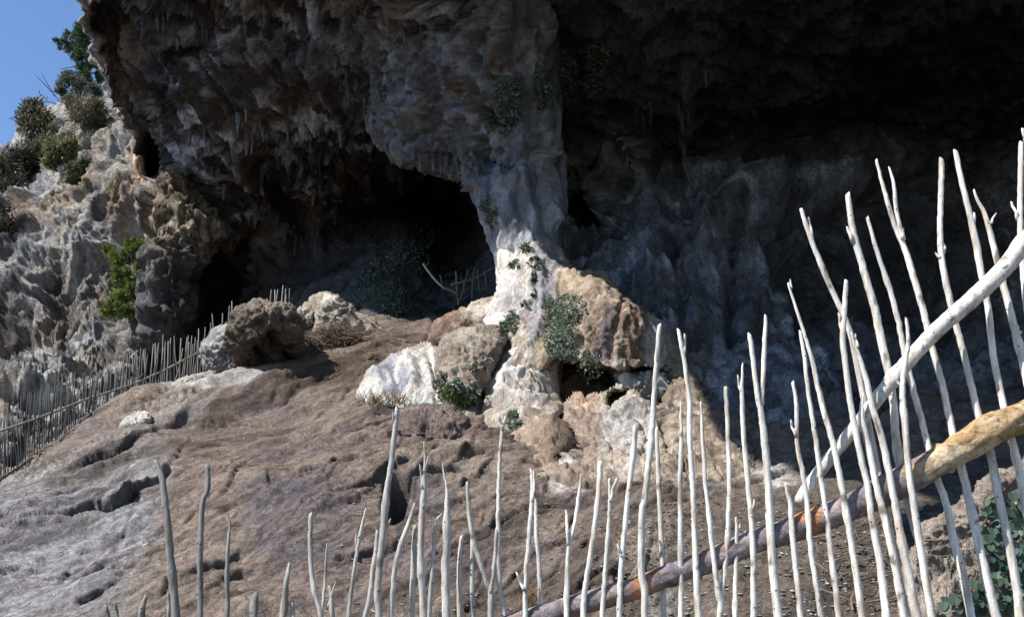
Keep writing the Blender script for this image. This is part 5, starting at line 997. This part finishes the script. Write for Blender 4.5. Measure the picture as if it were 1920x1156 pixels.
bush('shrub', 'grey green shrub at the cliff top behind the bare twigs', [(130,150,26,16),(150,165,26,16),(112,168,26,12),(178,172,25.5,14)], 1100, .12, [(.12, .13, .10), (.08, .09, .06)], 49, .2, 'bush',
     [([(112,190),(90,165),(65,140)], 2.5, 26), ([(100,178),(85,150),(80,135)], 2, 26), ([(120,195),(110,165),(100,145)], 2, 26), ([(60,215),(90,192),(118,200)], 3.5, 26)])
bush('shrub', 'small grey shrub at the foot of the left cliff behind the far fence', [(232,735,16,12),(225,748,15.8,9)], 350, .07, [(.15, .17, .13), (.1, .12, .09)], 51, .3)

# dry brush pile, grass, twigs
def twigs(name, label, cat, gen, m, col, seed, kind=None):
    r = random.Random(seed); tb = []
    for j in range(m):
        path, rad = gen(r); tb.append(tube(path, np.linspace(rad, rad * .4, len(path)), 4, False, 0, 0))
    Vt, ft = join(tb); o = mesh_np(name, Vt, ft, np.broadcast_to(np.array(col), Vt.shape) * np.random.default_rng(seed).uniform(.6, 1.3, (len(Vt), 1)), M_WOOD); tag(o, label, cat, None, kind); return o
def gen_brush(r):
    x = r.gauss(635, 34); y = 650 - max(0, 1 - abs(x - 628) / 85) * r.uniform(0, 44) + (x - 635) * -.02
    x2 = x + r.uniform(-45, 60); y2 = y + r.uniform(-14, 10)
    a, b = P(x, y, 12.9 + r.uniform(-.3, .3)), P(x2, y2, 12.9 + r.uniform(-.3, .3)); t = np.linspace(0, 1, 4)[:, None]
    path = a + (b - a) * t + np.array([[0, 0, .06 * math.sin(k)] for k in (0, 1, 2, 3)]) * r.uniform(-1, 1); return path, .006
twigs('brush_pile', 'low heap of dry brown brushwood behind the big dark boulder', 'brush pile', gen_brush, 420, [.15, .115, .085], 3)
def gen_twig(r):
    x = r.gauss(1620, 75); y = r.uniform(980, 1150); h = cast(x, y)
    p = (h[0] if h is not None and h[0][1] > 4 else P(x, y, 5.3)) + np.array([0, -.02, .015]); a = r.gauss(.5, .7); L = r.uniform(.15, .55)
    d = np.array([math.cos(a), math.sin(a) * .5, math.sin(a) * .3]); t = np.linspace(0, 1, 5)[:, None]
    s = np.array([-d[1], d[0], .3]); path = p + d * L * t + s * np.sin(t * r.uniform(1, 4)) * .05; return path, r.choice([.0014, .0018, .0022, .005])
twigs('dead_twigs', 'tangle of fine dead twigs on the earth behind the right poles', 'twigs', gen_twig, 95, [.20, .165, .13], 5, 'stuff')
def gen_grass(r):
    x = r.choice([r.gauss(700, 14), r.gauss(742, 12)]); y = r.gauss(752, 5); p = P(x, y, 9.75)
    h = r.uniform(.04, .12); d = np.array([r.gauss(0, .6), r.gauss(-.3, .3), 1]); t = np.linspace(0, 1, 3)[:, None]; return p + d * h * t + np.array([0, 0, -.02]), .004
twigs('dry_grass', 'straw coloured dry grass along the lower edge of the white flowstone', 'grass', gen_grass, 150, [.34, .25, .13], 9, 'stuff')
def gen_grass2(r):
    x = r.gauss(995, 9); y = r.gauss(1128, 8); p = P(x, y, 5.0); h = r.uniform(.03, .08); d = np.array([r.gauss(0, .6), r.gauss(-.3, .3), 1]); t = np.linspace(0, 1, 3)[:, None]; return p + d * h * t, .0018
twigs('dry_grass', 'small straw tuft beside the rail near the bottom centre', 'grass', gen_grass2, 90, [.38, .26, .13], 10, 'stuff')
def gen_boulder_sticks(r):
    x = r.gauss(455, 8); y = r.gauss(712, 6); a = P(x, y, 11.7); b = P(x + r.uniform(-12, 14), y - r.uniform(5, 28), 11.7); t = np.linspace(0, 1, 3)[:, None]; return a + (b - a) * t, .007
twigs('stick_heap', 'few short dry sticks under the big dark boulder', 'sticks', gen_boulder_sticks, 14, [.4, .34, .26], 12)
# pebbles on the soil
r = random.Random(21); tb = []; ccs = []
ico = np.array([[0,0,1],[.9,0,.3],[.3,.85,.3],[-.7,.5,.3],[-.7,-.5,.3],[.3,-.85,.3],[0,0,-.6]]); icf = np.array([[0,1,2],[0,2,3],[0,3,4],[0,4,5],[0,5,1],[6,2,1],[6,3,2],[6,4,3],[6,5,4],[6,1,5]])
for _ in range(3800):
    x = r.uniform(640, 1740); y = r.uniform(940, 1156)
    if r.random() > (.25 if x < 1150 else 1): continue
    h = cast(x, y)
    if h is None or h[2] != 'ground': continue
    s = r.choice([.003, .004, .005, .006, .009, .013]) * r.uniform(.7, 1.3); rot = r.uniform(0, 6); cr, sr = math.cos(rot), math.sin(rot)
    v = ico * np.array([s * r.uniform(.8, 1.4), s, s * .7]); v = v @ np.array([[cr, sr, 0], [-sr, cr, 0], [0, 0, 1]]); tb.append((h[0] + v, [icf])); g = r.choice([.16, .2, .25, .34, .5]); ccs.append(np.broadcast_to(np.array([g * 1.08, g, g * .88]), v.shape))
Vt, ft = join(tb); ob = mesh_np('pebbles', Vt, ft, np.concatenate(ccs), M_ROCK, None, False); tag(ob, 'scattered small pebbles on the brown earth behind the poles', 'pebbles', None, 'stuff')

# vine with heart shaped leaves on the wall at lower right
vine = empty('vine', tuple(P(1850, 1150, 4.1)), 'dark green vine with heart shaped leaves on the stone wall at lower right', 'vine')
hs = [(0,-.5),(.22,-.42),(.46,-.12),(.5,.14),(.36,.38),(.16,.42),(0,.28),(-.16,.42),(-.36,.38),(-.5,.14),(-.46,-.12),(-.22,-.42)]
lm = []
for k, cc in enumerate([(.045, .085, .06), (.06, .11, .07), (.035, .065, .05), (.085, .13, .085)]):
    Vl = np.array([(a, b, .10 * abs(a) - .06 * b * b) for a, b in hs] + [(0, 0, -.02)]); fl = np.array([(12, i, (i + 1) % 12) for i in range(12)])
    o = mesh_np('leaf', Vl, fl, np.broadcast_to(np.array(cc), Vl.shape), M_LEAF, None, False); lm.append(o.data); bpy.data.objects.remove(o)
r = random.Random(77); cnt = 0
while cnt < 210:
    x = r.uniform(1770, 1935); y = r.uniform(925, 1156)
    lo = np.interp(x, [1770, 1790, 1820, 1840, 1870, 1935], [1120, 1090, 1040, 950, 940, 900])
    if y < lo and r.random() > .06: continue
    h = cast(x, y)
    if h is None: continue
    p, nn, obn = h
    if obn == 'pole' or obn.startswith('pole') or p[1] < 3.6: p = P(x, y, 4.22); nn = np.array([0, -1, .2])
    o = bpy.data.objects.new('leaf', r.choice(lm)); COL.objects.link(o)
    s = r.uniform(.026, .05); d = Vector(nn + np.array([r.gauss(-.1, .35), r.gauss(-.2, .2), r.gauss(.3, .35)])).normalized()
    o.rotation_mode = 'QUATERNION'; o.rotation_quaternion = d.to_track_quat('Z', 'Y') @ Vector((0, 0, 1)).rotation_difference(Vector((0, 0, 1)))
    o.scale = (s, s, s); o.location = Vector(p + nn * r.uniform(.015, .07)); adopt(o, vine); cnt += 1
tb = []
for pl in [[(1800,1150),(1830,1080),(1850,1000),(1862,960)], [(1860,1150),(1880,1060),(1900,980),(1910,930)], [(1800,1090),(1840,1060),(1885,1050)], [(1850,960),(1838,930)], [(1785,1050),(1775,1040)], [(1870,1010),(1900,970)]]:
    sp = smooth_path(pl, 12); W = P(sp[:, 0], sp[:, 1], np.full(len(sp), 4.2)); tb.append(tube(W, np.full(len(W), .0022), 5, True, 0, 0))
Vt, ft = join(tb); adopt(mesh_np('stem', Vt, ft, np.broadcast_to(np.array([.16, .17, .08]), Vt.shape), M_LEAF), vine)
